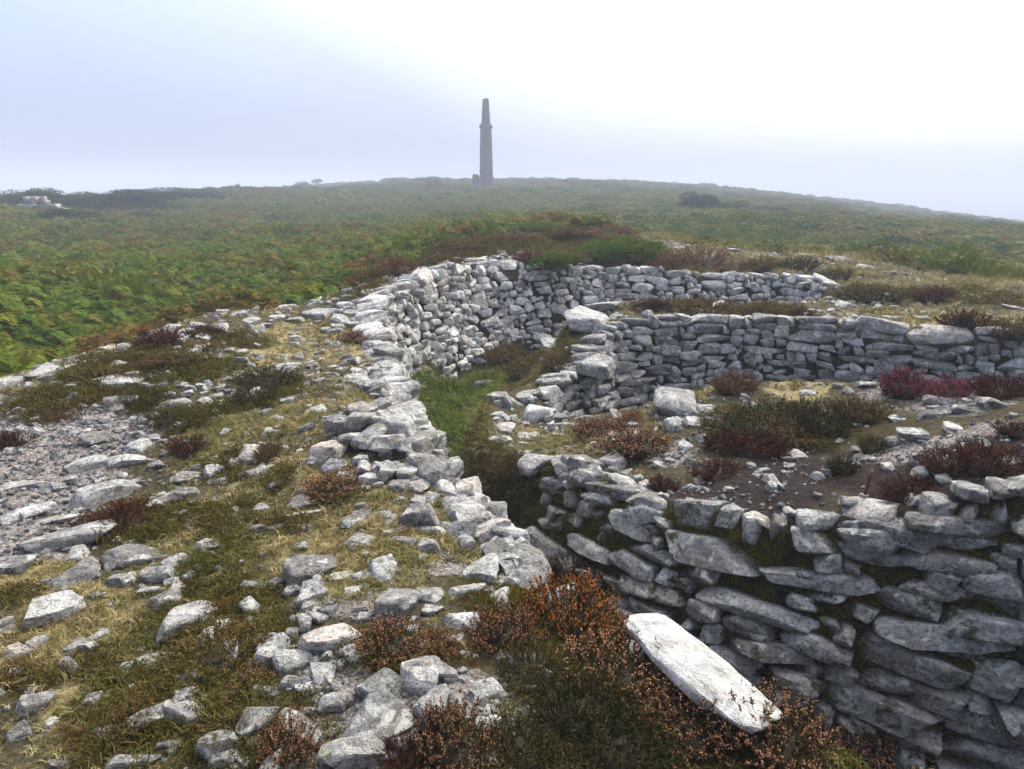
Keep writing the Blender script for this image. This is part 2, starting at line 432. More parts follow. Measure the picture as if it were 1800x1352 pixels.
def ground_material():
    m = M("ground_cover", .95, .05)
    geo = m.n("ShaderNodeNewGeometry"); pos = geo.outputs["Position"]
    za = m.n("ShaderNodeAttribute", attribute_name="zone"); zb = m.n("ShaderNodeAttribute", attribute_name="zone_b")
    sa = m.n("ShaderNodeSeparateColor"); sb = m.n("ShaderNodeSeparateColor")
    m.l(za.outputs["Color"], sa.inputs[0]); m.l(zb.outputs["Color"], sb.inputs[0])
    nf = m.noise(pos, 30, 5, .7); nm = m.noise(pos, 6, 5, .65); nx = m.noise(pos, 150, 3, .7)
    earth = m.ramp(nf, [(.3, (.030, .025, .013)), (.7, (.12, .095, .055)), (.5, (.066, .054, .030))])
    vo = m.n("ShaderNodeTexVoronoi"); vo.inputs["Scale"].default_value = 55; m.l(pos, vo.inputs["Vector"])
    vs = m.n("ShaderNodeSeparateColor"); m.l(vo.outputs["Color"], vs.inputs[0])
    grav = m.ramp(vs.outputs[0], [(0, (.16, .135, .12)), (1, (.55, .49, .45)), (.5, (.37, .315, .285))])
    grav = m.mix(1, grav, m.ramp(vo.outputs["Distance"], [(.25, 1.1), (.75, .3)]), "MULTIPLY")
    grav = m.mix(.5, grav, m.ramp(nx, [(.35, (.10, .085, .075)), (.65, (.36, .31, .28))]))
    straw = m.ramp(nf, [(.3, (.13, .10, .045)), (.72, (.40, .32, .165)), (.5, (.25, .20, .095))])
    straw = m.mix(m.ramp(nm, [(.5, 0.), (.66, .6)]), straw, (.12, .115, .035))
    matc = m.ramp(nf, [(.3, (.03, .026, .012)), (.7, (.095, .062, .026)), (.5, (.055, .045, .016))])
    soil = m.ramp(nf, [(.3, (.014, .010, .009)), (.7, (.062, .044, .037)), (.5, (.032, .023, .020))])
    moss = m.ramp(nf, [(.3, (.006, .006, .003)), (.7, (.036, .030, .009)), (.5, (.016, .015, .005))])  # mossy soil, darkened so the colour holds the shade of the wall gaps
    heath = m.ramp(nm, [(.3, (.022, .03, .01)), (.7, (.075, .055, .022))])
    c = earth
    nz = m.math("SUBTRACT", nf, .5); nz2 = m.math("SUBTRACT", nm, .5)
    def w(o):
        k = m.math("ADD", m.math("ADD", o, m.math("MULTIPLY", nz, .9)), m.math("MULTIPLY", nz2, .7))
        return m.ramp(k, [(.40, 0.), (.60, 1.)])
    c = m.mix(w(sa.outputs[1]), c, straw)
    c = m.mix(w(sa.outputs[2]), c, matc)
    c = m.mix(w(sa.outputs[0]), c, grav)
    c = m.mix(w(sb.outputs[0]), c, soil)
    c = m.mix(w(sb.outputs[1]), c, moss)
    c = m.mix(sb.outputs[2], c, heath)
    m.color(c)
    h = m.math("ADD", m.math("MULTIPLY", nf, 1.0), m.math("MULTIPLY", nx, .4))
    h = m.math("SUBTRACT", h, m.math("MULTIPLY", m.math("MULTIPLY", vo.outputs["Distance"], sa.outputs[0]), .6))
    m.bump(h, .035, .9)
    return m.m
MAT_GROUND = ground_material()

# ------------------------------------------------------------------ ground cover zones, each a patch on the land
ZONES = {k: [] for k in "gsmo"}
for kind, lst in {
    "g": [(40, 740, .55), (130, 725, .5), (210, 735, .45), (60, 800, .5), (20, 870, .5), (120, 850, .35), (0, 940, .45), (60, 920, .35), (300, 745, .3), (200, 790, .3), (640, 1040, .2), (560, 1170, .25), (650, 1230, .25), (760, 1280, .3), (700, 1030, .2), (620, 1290, .3), (820, 1010, .18), (880, 1180, .2), (880, 1290, .25),
          (1640, 700, .35), (1560, 690, .3), (1720, 710, .35), (1250, 740, .25), (1190, 800, .2), (1600, 800, .3), (1700, 790, .3), (1500, 850, .2), (600, 610, .2), (700, 545, .5), (660, 530, .4), (760, 505, .4), (1500, 560, .5), (1620, 550, .5), (1780, 560, .5), (1480, 450, .7), (1350, 448, .7), (1170, 430, .7), (1230, 900, .15)],
    "s": [(560, 585, .8), (500, 610, .6), (620, 620, .5), (460, 630, .4), (380, 760, .45), (450, 760, .4), (520, 740, .35), (640, 700, .3), (520, 830, .35), (600, 720, .35), (560, 900, .35), (640, 940, .4), (720, 930, .35), (800, 960, .3), (860, 985, .2), (780, 900, .25), (480, 960, .35), (620, 880, .3), (420, 880, .3), (350, 800, .3), (720, 1000, .3), (80, 1020, .3), (190, 1060, .3), (60, 1180, .3), (200, 1120, .25), (110, 1290, .25), (300, 960, .25),
          (1000, 770, .3), (1040, 765, .2), (950, 790, .25), (940, 760, .2), (1250, 690, .25), (1420, 685, .35), (1550, 560, .9), (1700, 560, 1.0), (1780, 480, .8), (1500, 480, .6), (1700, 500, .7), (420, 1010, .2), (900, 760, .2), (1060, 800, .15)],
    "m": [(100, 690, .5), (200, 650, .6), (300, 625, .6), (420, 600, .4), (330, 640, .5), (60, 720, .3), (480, 690, .4), (440, 710, .3), (330, 735, .4), (260, 700, .35), (560, 660, .25), (260, 930, .35), (380, 920, .35), (180, 925, .3), (420, 960, .25), (500, 915, .25), (360, 1000, .3), (420, 1060, .35), (480, 1090, .3), (350, 1070, .3), (440, 1130, .3), (350, 1190, .35), (260, 1230, .35), (430, 1230, .3), (170, 1180, .25), (230, 1290, .3), (400, 1290, .3), (480, 1320, .25), (30, 1060, .2), (20, 1230, .2), (150, 1320, .25), (380, 830, .25), (480, 850, .25), (620, 850, .25),
          (650, 510, .6), (560, 520, .6), (760, 470, .9), (850, 440, 1.5), (930, 430, 1.8), (1050, 430, 2), (1200, 470, 1.2), (1250, 545, .8), (1350, 550, .7), (1150, 545, .5), (1550, 520, .9), (1650, 520, .8), (1750, 530, .9), (930, 650, .6), (980, 630, .5), (1000, 1180, .4), (1150, 1250, .5), (1350, 1310, .5), (850, 1330, .4), (920, 1110, .3), (690, 1150, .25), (1350, 750, .5), (1480, 750, .5)],
    "o": [(1380, 850, .45), (1300, 850, .35), (1450, 870, .3), (1250, 880, .25), (1350, 900, .3), (1520, 850, .3), (1620, 840, .35), (1720, 840, .4), (1780, 800, .4), (1420, 800, .3), (1180, 870, .2), (60, 950, .15), (80, 915, .2)]}.items():
    for u, v, r in lst:
        p, _ = hit(u, v)
        ZONES[kind].append((p[0], p[1], r))
def zone(kind, x, y):
    o = np.zeros(x.shape)
    xx = x + .22 * noise2(x, y, .8, 4.4); yy = y + .22 * noise2(x, y, .8, 8.8)
    for px, py, r in ZONES[kind]:
        o = np.maximum(o, np.exp(-((xx - px) ** 2 + (yy - py) ** 2) / (r * r) * 1.1))
    return o

def grow(a0, a1, st, r, lim):
    o = [a0]; s = st
    while abs(o[-1]) < lim:
        o.append(o[-1] + math.copysign(s, a1 - a0)); s *= r
    return o
gx = np.array(sorted(set(np.round(np.concatenate([grow(-5.5, -9, .08, 1.09, 900)[1:], np.arange(-5.5, -2, .07), np.arange(-2, 4.6, .035), np.arange(4.6, 8.5, .07), grow(8.5, 9, .08, 1.09, 900)]), 4))))
gy = np.array(sorted(set(np.round(np.concatenate([grow(-.0, -1, .2, 1.3, 300)[1:], np.arange(0, 1.2, .1), np.arange(1.2, 7, .035), np.arange(7, 15, .06), np.arange(15, 24, .12), grow(24, 25, .15, 1.05, 1200)]), 4))))
GX, GY = np.meshgrid(gx, gy)
GZ = land(GX.ravel(), GY.ravel())
nx_, ny_ = len(gx), len(gy)
idx = np.arange(nx_ * ny_).reshape(ny_, nx_)
quads = np.stack([idx[:-1, :-1], idx[:-1, 1:], idx[1:, 1:], idx[1:, :-1]], -1).reshape(-1, 4)
gme = tri_mesh("ground", np.stack([GX.ravel(), GY.ravel(), GZ], -1), quads, [MAT_GROUND], True)
fx, fy = GX.ravel(), GY.ravel()
near = (np.hypot(fx, fy) < 40)
za = np.zeros((len(fx), 4), np.float32); zb = np.zeros((len(fx), 4), np.float32)
za[:, 3] = zb[:, 3] = 1
for c, k in enumerate("gsm"):
    za[near, c] = zone(k, fx[near], fy[near])
zb[near, 0] = zone("o", fx[near], fy[near])
dg = dig(fx, fy)
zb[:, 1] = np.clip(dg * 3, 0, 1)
outm = ~inside(OUTER, fx, fy)
zb[:, 2] = np.where(outm, np.clip(seg_ratio(np.c_[OUTER, np.ones(len(OUTER))], fx, fy, False) / .6, 0, 1), 0)
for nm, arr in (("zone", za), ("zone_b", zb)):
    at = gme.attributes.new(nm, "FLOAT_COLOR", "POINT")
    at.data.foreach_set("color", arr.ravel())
ground = place("ground", gme)
tag(ground, "stony grass and earth of the barrow running out into open moorland", "ground", kind="structure")

# ------------------------------------------------------------------ stones
def stone_mesh(seed, n, p=5.0, cuts=7, rough=.05, mat=None, wedge=1.0):
    r = np.random.default_rng(seed)
    bm = bmesh.new(); bmesh.ops.create_cube(bm, size=2)
    bmesh.ops.subdivide_edges(bm, edges=bm.edges[:], cuts=n - 1, use_grid_fill=True)
    V = np.array([v.co[:] for v in bm.verts])
    V = V / (np.abs(V) ** p).sum(1)[:, None] ** (1 / p)
    V *= np.array([1, 1, 1])
    # wedge and skew the block
    V[:, 2] *= 1 + wedge * (r.uniform(-.28, .28) * V[:, 0] + r.uniform(-.15, .15) * V[:, 1])
    V[:, 1] *= 1 + r.uniform(-.3, .3) * V[:, 0]
    V[:, 0] += wedge * r.uniform(-.25, .25) * V[:, 2]
    for k in range(cuts):
        nr = r.normal(size=3); nr[2] *= .7; nr[1] *= 1 + (1 - wedge) * 1.2; nr /= np.linalg.norm(nr)
        d = (V @ nr); lim = d.max() * (1 - wedge * r.uniform(.14, .45))
        V -= np.maximum(d - lim, 0)[:, None] * nr[None] * r.uniform(.85, 1.0)
    nrm = V / np.linalg.norm(V, axis=1)[:, None]
    V += nrm * (rough * 1.0 * pnoise(V * 1.3 + seed * 3.1) + rough * .8 * pnoise(V * 3.2 + seed))[:, None]
    if n >= 6: V += nrm * (rough * .45 * pnoise(V * 7.5 + seed))[:, None]
    lo, hi = V.min(0), V.max(0)
    V = (V - (lo + hi) / 2) / (hi - lo)
    for v, c in zip(bm.verts, V): v.co = c
    bm.normal_update()
    for f in bm.faces: f.smooth = True
    for e in bm.edges:
        if len(e.link_faces) == 2 and e.calc_face_angle(0) > math.radians(21): e.smooth = False
    me = bpy.data.meshes.new("stone"); bm.to_mesh(me); bm.free()
    if mat: me.materials.append(mat)
    return me
def family(count, seed, n, mat, **k):
    return [stone_mesh(seed + i, n, mat=mat, p=[6, 8, 10, 5][i % 4], **k) for i in range(count)]
FAR_ST = family(14, 100, 5, MAT_FARSTONE, cuts=8, wedge=.85)
MID_ST = family(12, 200, 5, MAT_STONE, cuts=7)
NEAR_ST = family(14, 300, 8, MAT_STONE, cuts=9, rough=.06)
DARK_ST = family(14, 400, 8, MAT_DARKSTONE, cuts=9, rough=.05, wedge=.85)
COURSED_ST = family(14, 500, 6, MAT_STONE, cuts=8, rough=.05, wedge=.8)

def frame_matrix(t, nrm, up):
    return Matrix((t, nrm, up)).transposed()

def build_wall(label, lip, side, meshes, size, chaos, seed, raise_by=.05, skip=0.0, prot=.06, i0=0, i1=None, maxn=300, dep=(.26, .4), jit=.02, taper=None, tol=.055):
    """dry stone facing: blocks laid one by one on the lowest free spot, between the floor and the lip"""
    r = random.Random(seed)
    P = lip[i0:i1]
    seg = np.hypot(*np.diff(P[:, :2], axis=0).T); S = np.r_[0, np.cumsum(seg)]
    Ltot = S[-1]
    def at(s):
        x = np.interp(s, S, P[:, 0]); y = np.interp(s, S, P[:, 1]); bt = np.interp(s, S, P[:, 2])
        x2 = np.interp(min(s + .08, Ltot), S, P[:, 0]); y2 = np.interp(min(s + .08, Ltot), S, P[:, 1])
        x1 = np.interp(max(s - .08, 0), S, P[:, 0]); y1 = np.interp(max(s - .08, 0), S, P[:, 1])
        t = Vector((x2 - x1, y2 - y1, 0)).normalized()
        return x, y, bt, t, Vector((-t.y, t.x, 0)) * side
    bins = int(Ltot / .02) + 1
    ss = (np.arange(bins) + .5) * .02
    bx = np.interp(ss, S, P[:, 0]); by = np.interp(ss, S, P[:, 1])
    zt = z_top(bx, by) + raise_by + .05 * noise2(ss, ss * 0, .5, seed * .37, 2)
    zf = np.minimum(z_floor(bx, by), zt - .1)
    H = zt - zf
    if taper is not None: H = H * np.interp(ss / Ltot, *taper)
    prof = np.full(bins, -.06)
    root = empty("dry_stone_wall", (float(bx[0]), float(by[0]), float(zf[0])))
    tag(root, label, "stone wall", "dry stone walls of the barrow")
    made = 0; guard = 0
    laid = []
    while guard < 4000:
        guard += 1
        gap = H - prof
        if gap.max() < .045: break
        k = int(np.argmin(np.where(gap > .045, prof, 9)))
        h0 = prof[k]
        a = k
        while a > 0 and abs(prof[a - 1] - h0) < tol and gap[a - 1] > .02: a -= 1
        c = k
        while c < bins - 1 and abs(prof[c + 1] - h0) < tol and gap[c + 1] > .02: c += 1
        room = (c - a + 1)
        q = r.random()
        w = r.uniform(*size[0]) if q > .30 else (r.uniform(size[0][1], size[0][1] * 1.5) if q < .12 else r.uniform(size[0][0] * .5, size[0][0]))
        wb = max(3, int(w / .02))
        if room - wb < 5: wb = room if room < wb * 1.3 else max(3, int(room * r.uniform(.4, .6)))
        wb = min(wb, room)
        fre = room - wb
        o_ = r.randint(0, fre)
        if o_ < 4: o_ = 0
        if fre - o_ < 4: o_ = fre
        a2 = a + o_
        w = wb * .02
        sp = prof[a2:a2 + wb]
        h0 = float(sp.mean())
        slope = math.atan(float(np.polyfit(np.arange(wb) * .02, sp, 1)[0])) if wb > 3 else 0.0
        hh = min(r.uniform(*size[1]) * (1 + .3 * (w > size[0][1])), max(w * 1.1, .05))
        Hl = H[a2:a2 + wb].mean()
        if Hl - h0 < hh * 1.5: hh = max(.05, min(hh * 1.25, Hl - h0 + .015))
        prof[a2:a2 + wb] = .5 * (sp + h0) + hh
        if r.random() < (skip((a2 + wb / 2) * .02) if callable(skip) else skip): continue
        s = (a2 + wb / 2) * .02
        x, y, bt, t, nr = at(s)
        Hm = float(np.interp(s, ss, H)); fz = float(np.interp(s, ss, zf))
        hc = h0 + hh / 2
        fr = min(1.0, hc / max(zt[min(int(s / .02), bins - 1)] - fz, .1))
        d = r.uniform(*dep)
        off = bt * (1 - fr) + prot + r.uniform(-jit, jit) - d / 2
        pos = Vector((x, y, 0)) + nr * off; pos.z = fz + hc
        tilt = math.atan2(bt, Hm) * .6
        up = Vector((0, 0, 1)) * math.cos(tilt) - nr * math.sin(tilt)
        outn = nr * math.cos(tilt) + Vector((0, 0, 1)) * math.sin(tilt)
        R = frame_matrix(t, outn, t.cross(outn)) if t.cross(outn).z > 0 else frame_matrix(-t, outn, (-t).cross(outn))
        R = R @ Euler((r.gauss(0, .06), (-slope if R.col[0].dot(t) > 0 else slope) * (.8 if tol > .05 else .5) + r.gauss(0, chaos), r.gauss(0, .10))).to_matrix()
        if r.random() < .5: R = R @ Matrix.Rotation(math.pi, 3, 'Y')
        laid.append((w * hh, pos - root.location, R.to_euler(), Vector((w * 1.06 + .016, d, hh * 1.12 + .014)), r.choice(meshes)))
    laid.sort(key=lambda q: -q[0])
    for q in laid[:maxn]:
        o = place("stone", q[4], root)
        o.location, o.rotation_euler, o.scale = q[1], q[2], q[3]
    if len(laid) > maxn:
        bm = bmesh.new()
        for q in laid[maxn:]:
            n0 = len(bm.verts); bm.from_mesh(q[4]); bm.verts.ensure_lookup_table()
            bmesh.ops.transform(bm, matrix=Matrix.LocRotScale(q[1], q[2], q[3]), verts=bm.verts[n0:])
        me = bpy.data.meshes.new("small_stones"); bm.to_mesh(me); bm.free(); me.materials.append(meshes[0].materials[0])
        place("small_stones", me, root)["kind"] = "stuff"
    print("wall", len(laid))
    return root

build_wall("near stretch of the curving pale rubble wall beside the grassy trench", LIP_LEFT, -1, FAR_ST, ((.12, .30), (.07, .14)), .14, 1, .05, i0=4, i1=26, dep=(.3, .45), jit=.04)
build_wall("tall far bend of the pale rubble wall, left of the notch", LIP_LEFT, -1, FAR_ST, ((.12, .31), (.075, .145)), .16, 7, .06, i0=25, dep=(.3, .45), jit=.05)
build_wall("pale tumbled rubble wall at the far back beneath the heather bank", LIP_FAR, -1, FAR_ST, ((.14, .35), (.08, .16)), .14, 2, .05, dep=(.3, .45), jit=.04)
build_wall("coursed dry stone wall with big capstones behind the hollow, middle right", CH_WALL, -1, COURSED_ST, ((.20, .50), (.065, .15)), .04, 3, .04, dep=(.28, .4), tol=.028)
build_wall("mossy leaning dry stone wall of long lichened slabs, lower right", LIP_CAIRN, -1, DARK_ST, ((.18, .50), (.055, .12)), .06, 4, .02, skip=lambda s: .13 if s < 2.4 else .02, prot=.10, dep=(.3, .42), jit=.045, tol=.05)
build_wall("low stone edging of the trench beside the near heather, right foreground", LIP_NEAR, -1, NEAR_ST, ((.15, .34), (.09, .17)), .12, 5, .0, prot=.03, i0=24)
build_wall("short rough stone facing along the nose of the bank by green grass", LIP_RING, -1, MID_ST, ((.14, .32), (.10, .16)), .2, 6, -.05, i0=60, prot=.0, skip=.6)

# ---- stones lying on and in the banks: (u, v, width px, height px, slope in the picture deg)
LYING = [(136, 972, 30, 35, 0), (23, 990, 60, 25, 0), (245, 978, 70, 40, -25), (370, 962, 40, 20, -10), (307, 991, 30, 20, -25), (136, 1017, 60, 30, -25), (268, 1040, 40, 15, -10), (294, 1050, 45, 28, -15), (389, 1102, 22, 22, 0), (548, 997, 70, 40, -20), (548, 1034, 35, 35, 0), (669, 989, 45, 45, -20),
    (62, 1126, 26, 24, 0), (134, 1133, 28, 25, 0), (268, 1157, 45, 20, -15), (222, 1172, 24, 28, 0), (482, 1141, 45, 40, -20), (517, 1168, 50, 45, -20), (556, 1139, 48, 25, 0), (603, 1137, 35, 25, -30), (576, 1157, 20, 22, 0), (517, 1207, 45, 28, 0), (560, 1227, 24, 50, 70), (587, 1238, 45, 40, 0), (599, 1172, 22, 35, 60), (669, 1211, 50, 50, 20), (467, 1223, 50, 20, 20),
    (62, 1234, 45, 40, -25), (163, 1231, 26, 26, 0), (33, 1289, 24, 32, -40), (233, 1338, 85, 30, -5), (393, 1332, 50, 30, 0), (449, 1306, 18, 28, 50), (105, 1347, 35, 15, 0), (818, 1037, 60, 25, -20), (755, 1048, 45, 22, 0), (812, 1091, 55, 32, 0), (670, 1212, 55, 55, 30), (812, 1243, 40, 60, 60), (857, 1216, 58, 35, -10), (946, 1184, 40, 35, 20), (857, 1274, 40, 38, 0), (911, 1254, 42, 18, 0), (1082, 1099, 50, 25, 35), (756, 922, 48, 20, 5), (888, 1000, 40, 20, -15), (707, 947, 45, 14, 0), (627, 908, 40, 12, -25), (674, 898, 30, 10, 0),
    (167, 774, 38, 22, 0), (214, 667, 55, 18, -8), (453, 690, 40, 22, 0), (440, 799, 34, 26, 0), (414, 814, 20, 20, 0), (455, 830, 32, 28, -60), (327, 838, 42, 18, -5), (381, 830, 35, 14, -10), (327, 869, 48, 20, -5), (284, 884, 30, 20, -30), (525, 902, 75, 15, 0), (626, 906, 42, 14, -25), (529, 875, 30, 22, 35), (626, 672, 42, 18, -10), (603, 651, 25, 20, 0), (500, 643, 50, 22, 0), (311, 703, 40, 14, -10), (330, 678, 28, 8, 0), (552, 725, 40, 16, -5), (490, 737, 25, 12, 0), (272, 772, 24, 10, 0), (233, 814, 45, 15, -20), (161, 814, 60, 20, -12), (245, 787, 32, 22, 0), (58, 888, 36, 30, -30),
    (109, 910, 60, 12, -20), (25, 905, 40, 16, -20), (35, 850, 50, 12, -20), (300, 800, 30, 10, 0), (360, 700, 30, 10, 0), (420, 655, 24, 8, 0), (380, 690, 24, 8, 0), (480, 765, 30, 12, 0), (560, 690, 20, 10, 0), (520, 700, 30, 10, -10), (660, 730, 24, 10, 0), (600, 820, 24, 10, 0), (560, 1080, 22, 14, 0), (580, 1060, 18, 22, 0), (640, 1090, 24, 16, 0), (530, 960, 26, 12, 0), (650, 970, 24, 12, 0), (600, 1010, 34, 14, -20), (640, 1010, 34, 18, -20), (860, 1030, 24, 16, 0), (800, 1130, 30, 18, 0), (720, 1110, 28, 16, 0), (620, 1040, 26, 18, 0),
    (700, 1330, 40, 22, 0), (650, 1265, 36, 24, 0), (930, 1215, 26, 16, 0), (720, 1285, 30, 22, 0), (180, 1290, 28, 14, 0), (290, 1320, 24, 12, 0), (30, 1180, 24, 16, 0), (10, 1110, 22, 14, 0),
    # lip of the trench
    (812, 873, 50, 32, 5), (755, 871, 30, 25, 0), (845, 883, 25, 35, 50), (806, 898, 30, 25, 0), (849, 908, 35, 22, 0), (925, 957, 42, 28, 0), (946, 978, 35, 15, 0), (780, 850, 45, 26, 10), (735, 853, 34, 22, 0), (700, 856, 36, 20, 0), (680, 650, 50, 22, -10), (683, 613, 35, 46, 60), (675, 585, 36, 24, 0), (700, 680, 36, 30, 20), (670, 700, 30, 18, 0), (690, 715, 34, 24, 0), (655, 600, 30, 18, 0),
    # far end of the collar
    (268, 579, 32, 14, 0), (303, 577, 28, 16, 0), (311, 565, 36, 10, 0), (350, 573, 26, 10, 0), (383, 577, 28, 12, 0), (404, 587, 16, 16, 0), (340, 560, 26, 9, 0), (380, 556, 24, 8, 0), (420, 552, 24, 9, 0), (450, 548, 20, 8, 0), (440, 566, 26, 8, 0), (470, 572, 20, 8, 0), (360, 595, 22, 10, 0), (310, 592, 24, 10, 0), (330, 583, 26, 10, 0), (490, 556, 24, 10, 0), (520, 562, 24, 9, 0), (575, 580, 20, 8, 0), (157, 633, 25, 16, 0), (196, 624, 26, 14, 0), (120, 640, 24, 12, 0),
    (620, 552, 28, 18, 0), (640, 540, 26, 16, 0), (610, 535, 28, 10, 0), (580, 545, 24, 10, 0), (650, 515, 28, 12, 0), (680, 500, 26, 10, 0), (720, 490, 26, 12, 0), (700, 515, 30, 14, 0), (660, 555, 28, 20, 0), (690, 545, 28, 18, 0), (630, 572, 22, 12, 0), (760, 470, 24, 10, 0), (790, 462, 24, 10, 0), (830, 455, 24, 10, 0), (780, 440, 18, 6, 0), (870, 450, 18, 8, 0), (910, 408, 20, 7, 0), (705, 412, 22, 7, 0), (690, 418, 16, 6, 0), (480, 527, 26, 7, 0), (630, 482, 20, 6, -20), (800, 455, 16, 8, 0), (850, 462, 20, 12, 0), (560, 530, 22, 8, 0),
    # the central cairn
    (950, 805, 62, 26, -20), (995, 812, 42, 32, 0), (1045, 825, 35, 30, 0), (1082, 805, 32, 25, 20), (987, 845, 40, 30, 30), (1215, 890, 20, 30, 60), (1400, 802, 30, 16, 0), (1570, 775, 24, 20, 0), (1637, 812, 30, 28, -20), (1770, 815, 36, 24, 0), (1675, 755, 28, 14, 0), (1437, 847, 18, 16, 0), (1367, 865, 16, 18, 0), (1205, 787, 26, 12, -20), (1217, 740, 25, 18, 0), (1185, 745, 28, 26, 0), (1490, 890, 30, 30, 0), (1520, 680, 30, 12, 0), (1640, 735, 40, 10, 10), (1700, 725, 40, 10, 10), (1660, 700, 50, 10, 12), (1750, 720, 40, 12, 10), (1420, 695, 26, 8, 0), (1560, 830, 22, 12, 0), (1660, 850, 24, 14, 0), (1500, 820, 20, 12, 0), (1330, 840, 16, 10, 0), (1280, 870, 18, 10, 0), (1120, 840, 20, 12, 0), (1160, 820, 22, 10, 0), (1580, 735, 28, 10, 0), (1240, 720, 30, 14, 0), (1200, 700, 30, 20, 0), (1610, 880, 30, 20, 0), (1700, 870, 40, 24, 0), (1760, 870, 40, 24, 10), (1640, 900, 34, 26, 0), (1390, 905, 22, 14, 0), (1330, 920, 30, 16, 30),
    # nose and ring end
    (923, 697, 28, 18, 0), (987, 667, 28, 18, 0), (853, 677, 45, 22, -15), (883, 730, 30, 18, 10), (887, 753, 30, 18, 0), (930, 765, 34, 14, 0), (970, 750, 24, 10, 0), (910, 790, 26, 12, 0), (890, 770, 22, 12, 0), (1000, 655, 26, 18, 0), (1020, 620, 30, 18, 0), (960, 630, 24, 14, 0), (1060, 610, 24, 16, 0), (985, 745, 40, 14, 0),
    (1240, 555, 30, 10, 0), (1225, 548, 18, 14, 0), (1360, 545, 28, 8, 10), (1410, 552, 16, 20, 0), (1450, 560, 20, 12, 0), (1560, 560, 24, 10, 0), (1620, 560, 24, 10, 0), (1710, 525, 20, 12, 0), (1735, 522, 22, 12, 0), (1760, 530, 26, 8, 0), (1780, 540, 26, 8, 0), (1600, 545, 20, 8, 0), (1500, 555, 22, 8, 0), (1560, 480, 24, 6, 10), (1520, 470, 24, 6, 10), (1330, 440, 30, 9, 0), (1370, 441, 30, 9, 0), (1415, 450, 26, 8, 10), (1470, 455, 16, 9, 40), (1290, 440, 22, 8, 0), (1160, 418, 24, 6, 0), (1200, 425, 22, 6, 10), (1140, 440, 18, 8, 0), (1180, 455, 18, 12, 40), (1110, 435, 14, 8, 0), (1280, 465, 24, 14, 0), (1420, 500, 26, 8, 0)]

def lay_stone(name, u, v, w, h, ang, me, parent=None, bury=.42, thick=None):
    p, y = hit(u, v + h * .25)
    sc = (y * math.cos(PITCH) + (EYE - p[2]) * math.sin(PITCH)) / FPX
    sa = max(.12, (EYE - p[2]) / math.hypot(p[0], p[1], EYE - p[2]))
    a = math.radians(ang)
    yaw = math.atan2(-math.sin(a) / max(sa, .3), math.cos(a))
    wm = w * sc * min(1.6, math.hypot(math.cos(a), math.sin(a) / max(sa, .3)) if abs(ang) < 45 else 1.0)
    hm = h * sc
    tz = thick if thick else max(.35 * min(wm, hm / max(sa, .25)), min(hm * .8, .75 * wm))
    dy = min(max((hm - tz * (1 - bury) * .8) / sa, wm * .42), wm * 1.25)
    if abs(ang) >= 45: yaw, wm, dy = a, dy, wm
    o = place(name, me, parent)
    gz = float(land([p[0]], [p[1]])[0])
    o.location = (p[0], p[1], gz + tz * (.5 - bury))
    o.rotation_euler = (random.gauss(0, .10), random.gauss(0, .10), yaw + random.gauss(0, .12))
    o.scale = (wm, dy, tz)
    return o, y

ALIKE = 0
for (u, v, w, h, a) in LYING:
    y = hit(u, v)[1]
    lay_stone("stone", u, v, w * 1.18, h * 1.22, a, random.choice(NEAR_ST if y < 6 else MID_ST), ground)
    ALIKE += 1
print("lying stones", ALIKE)

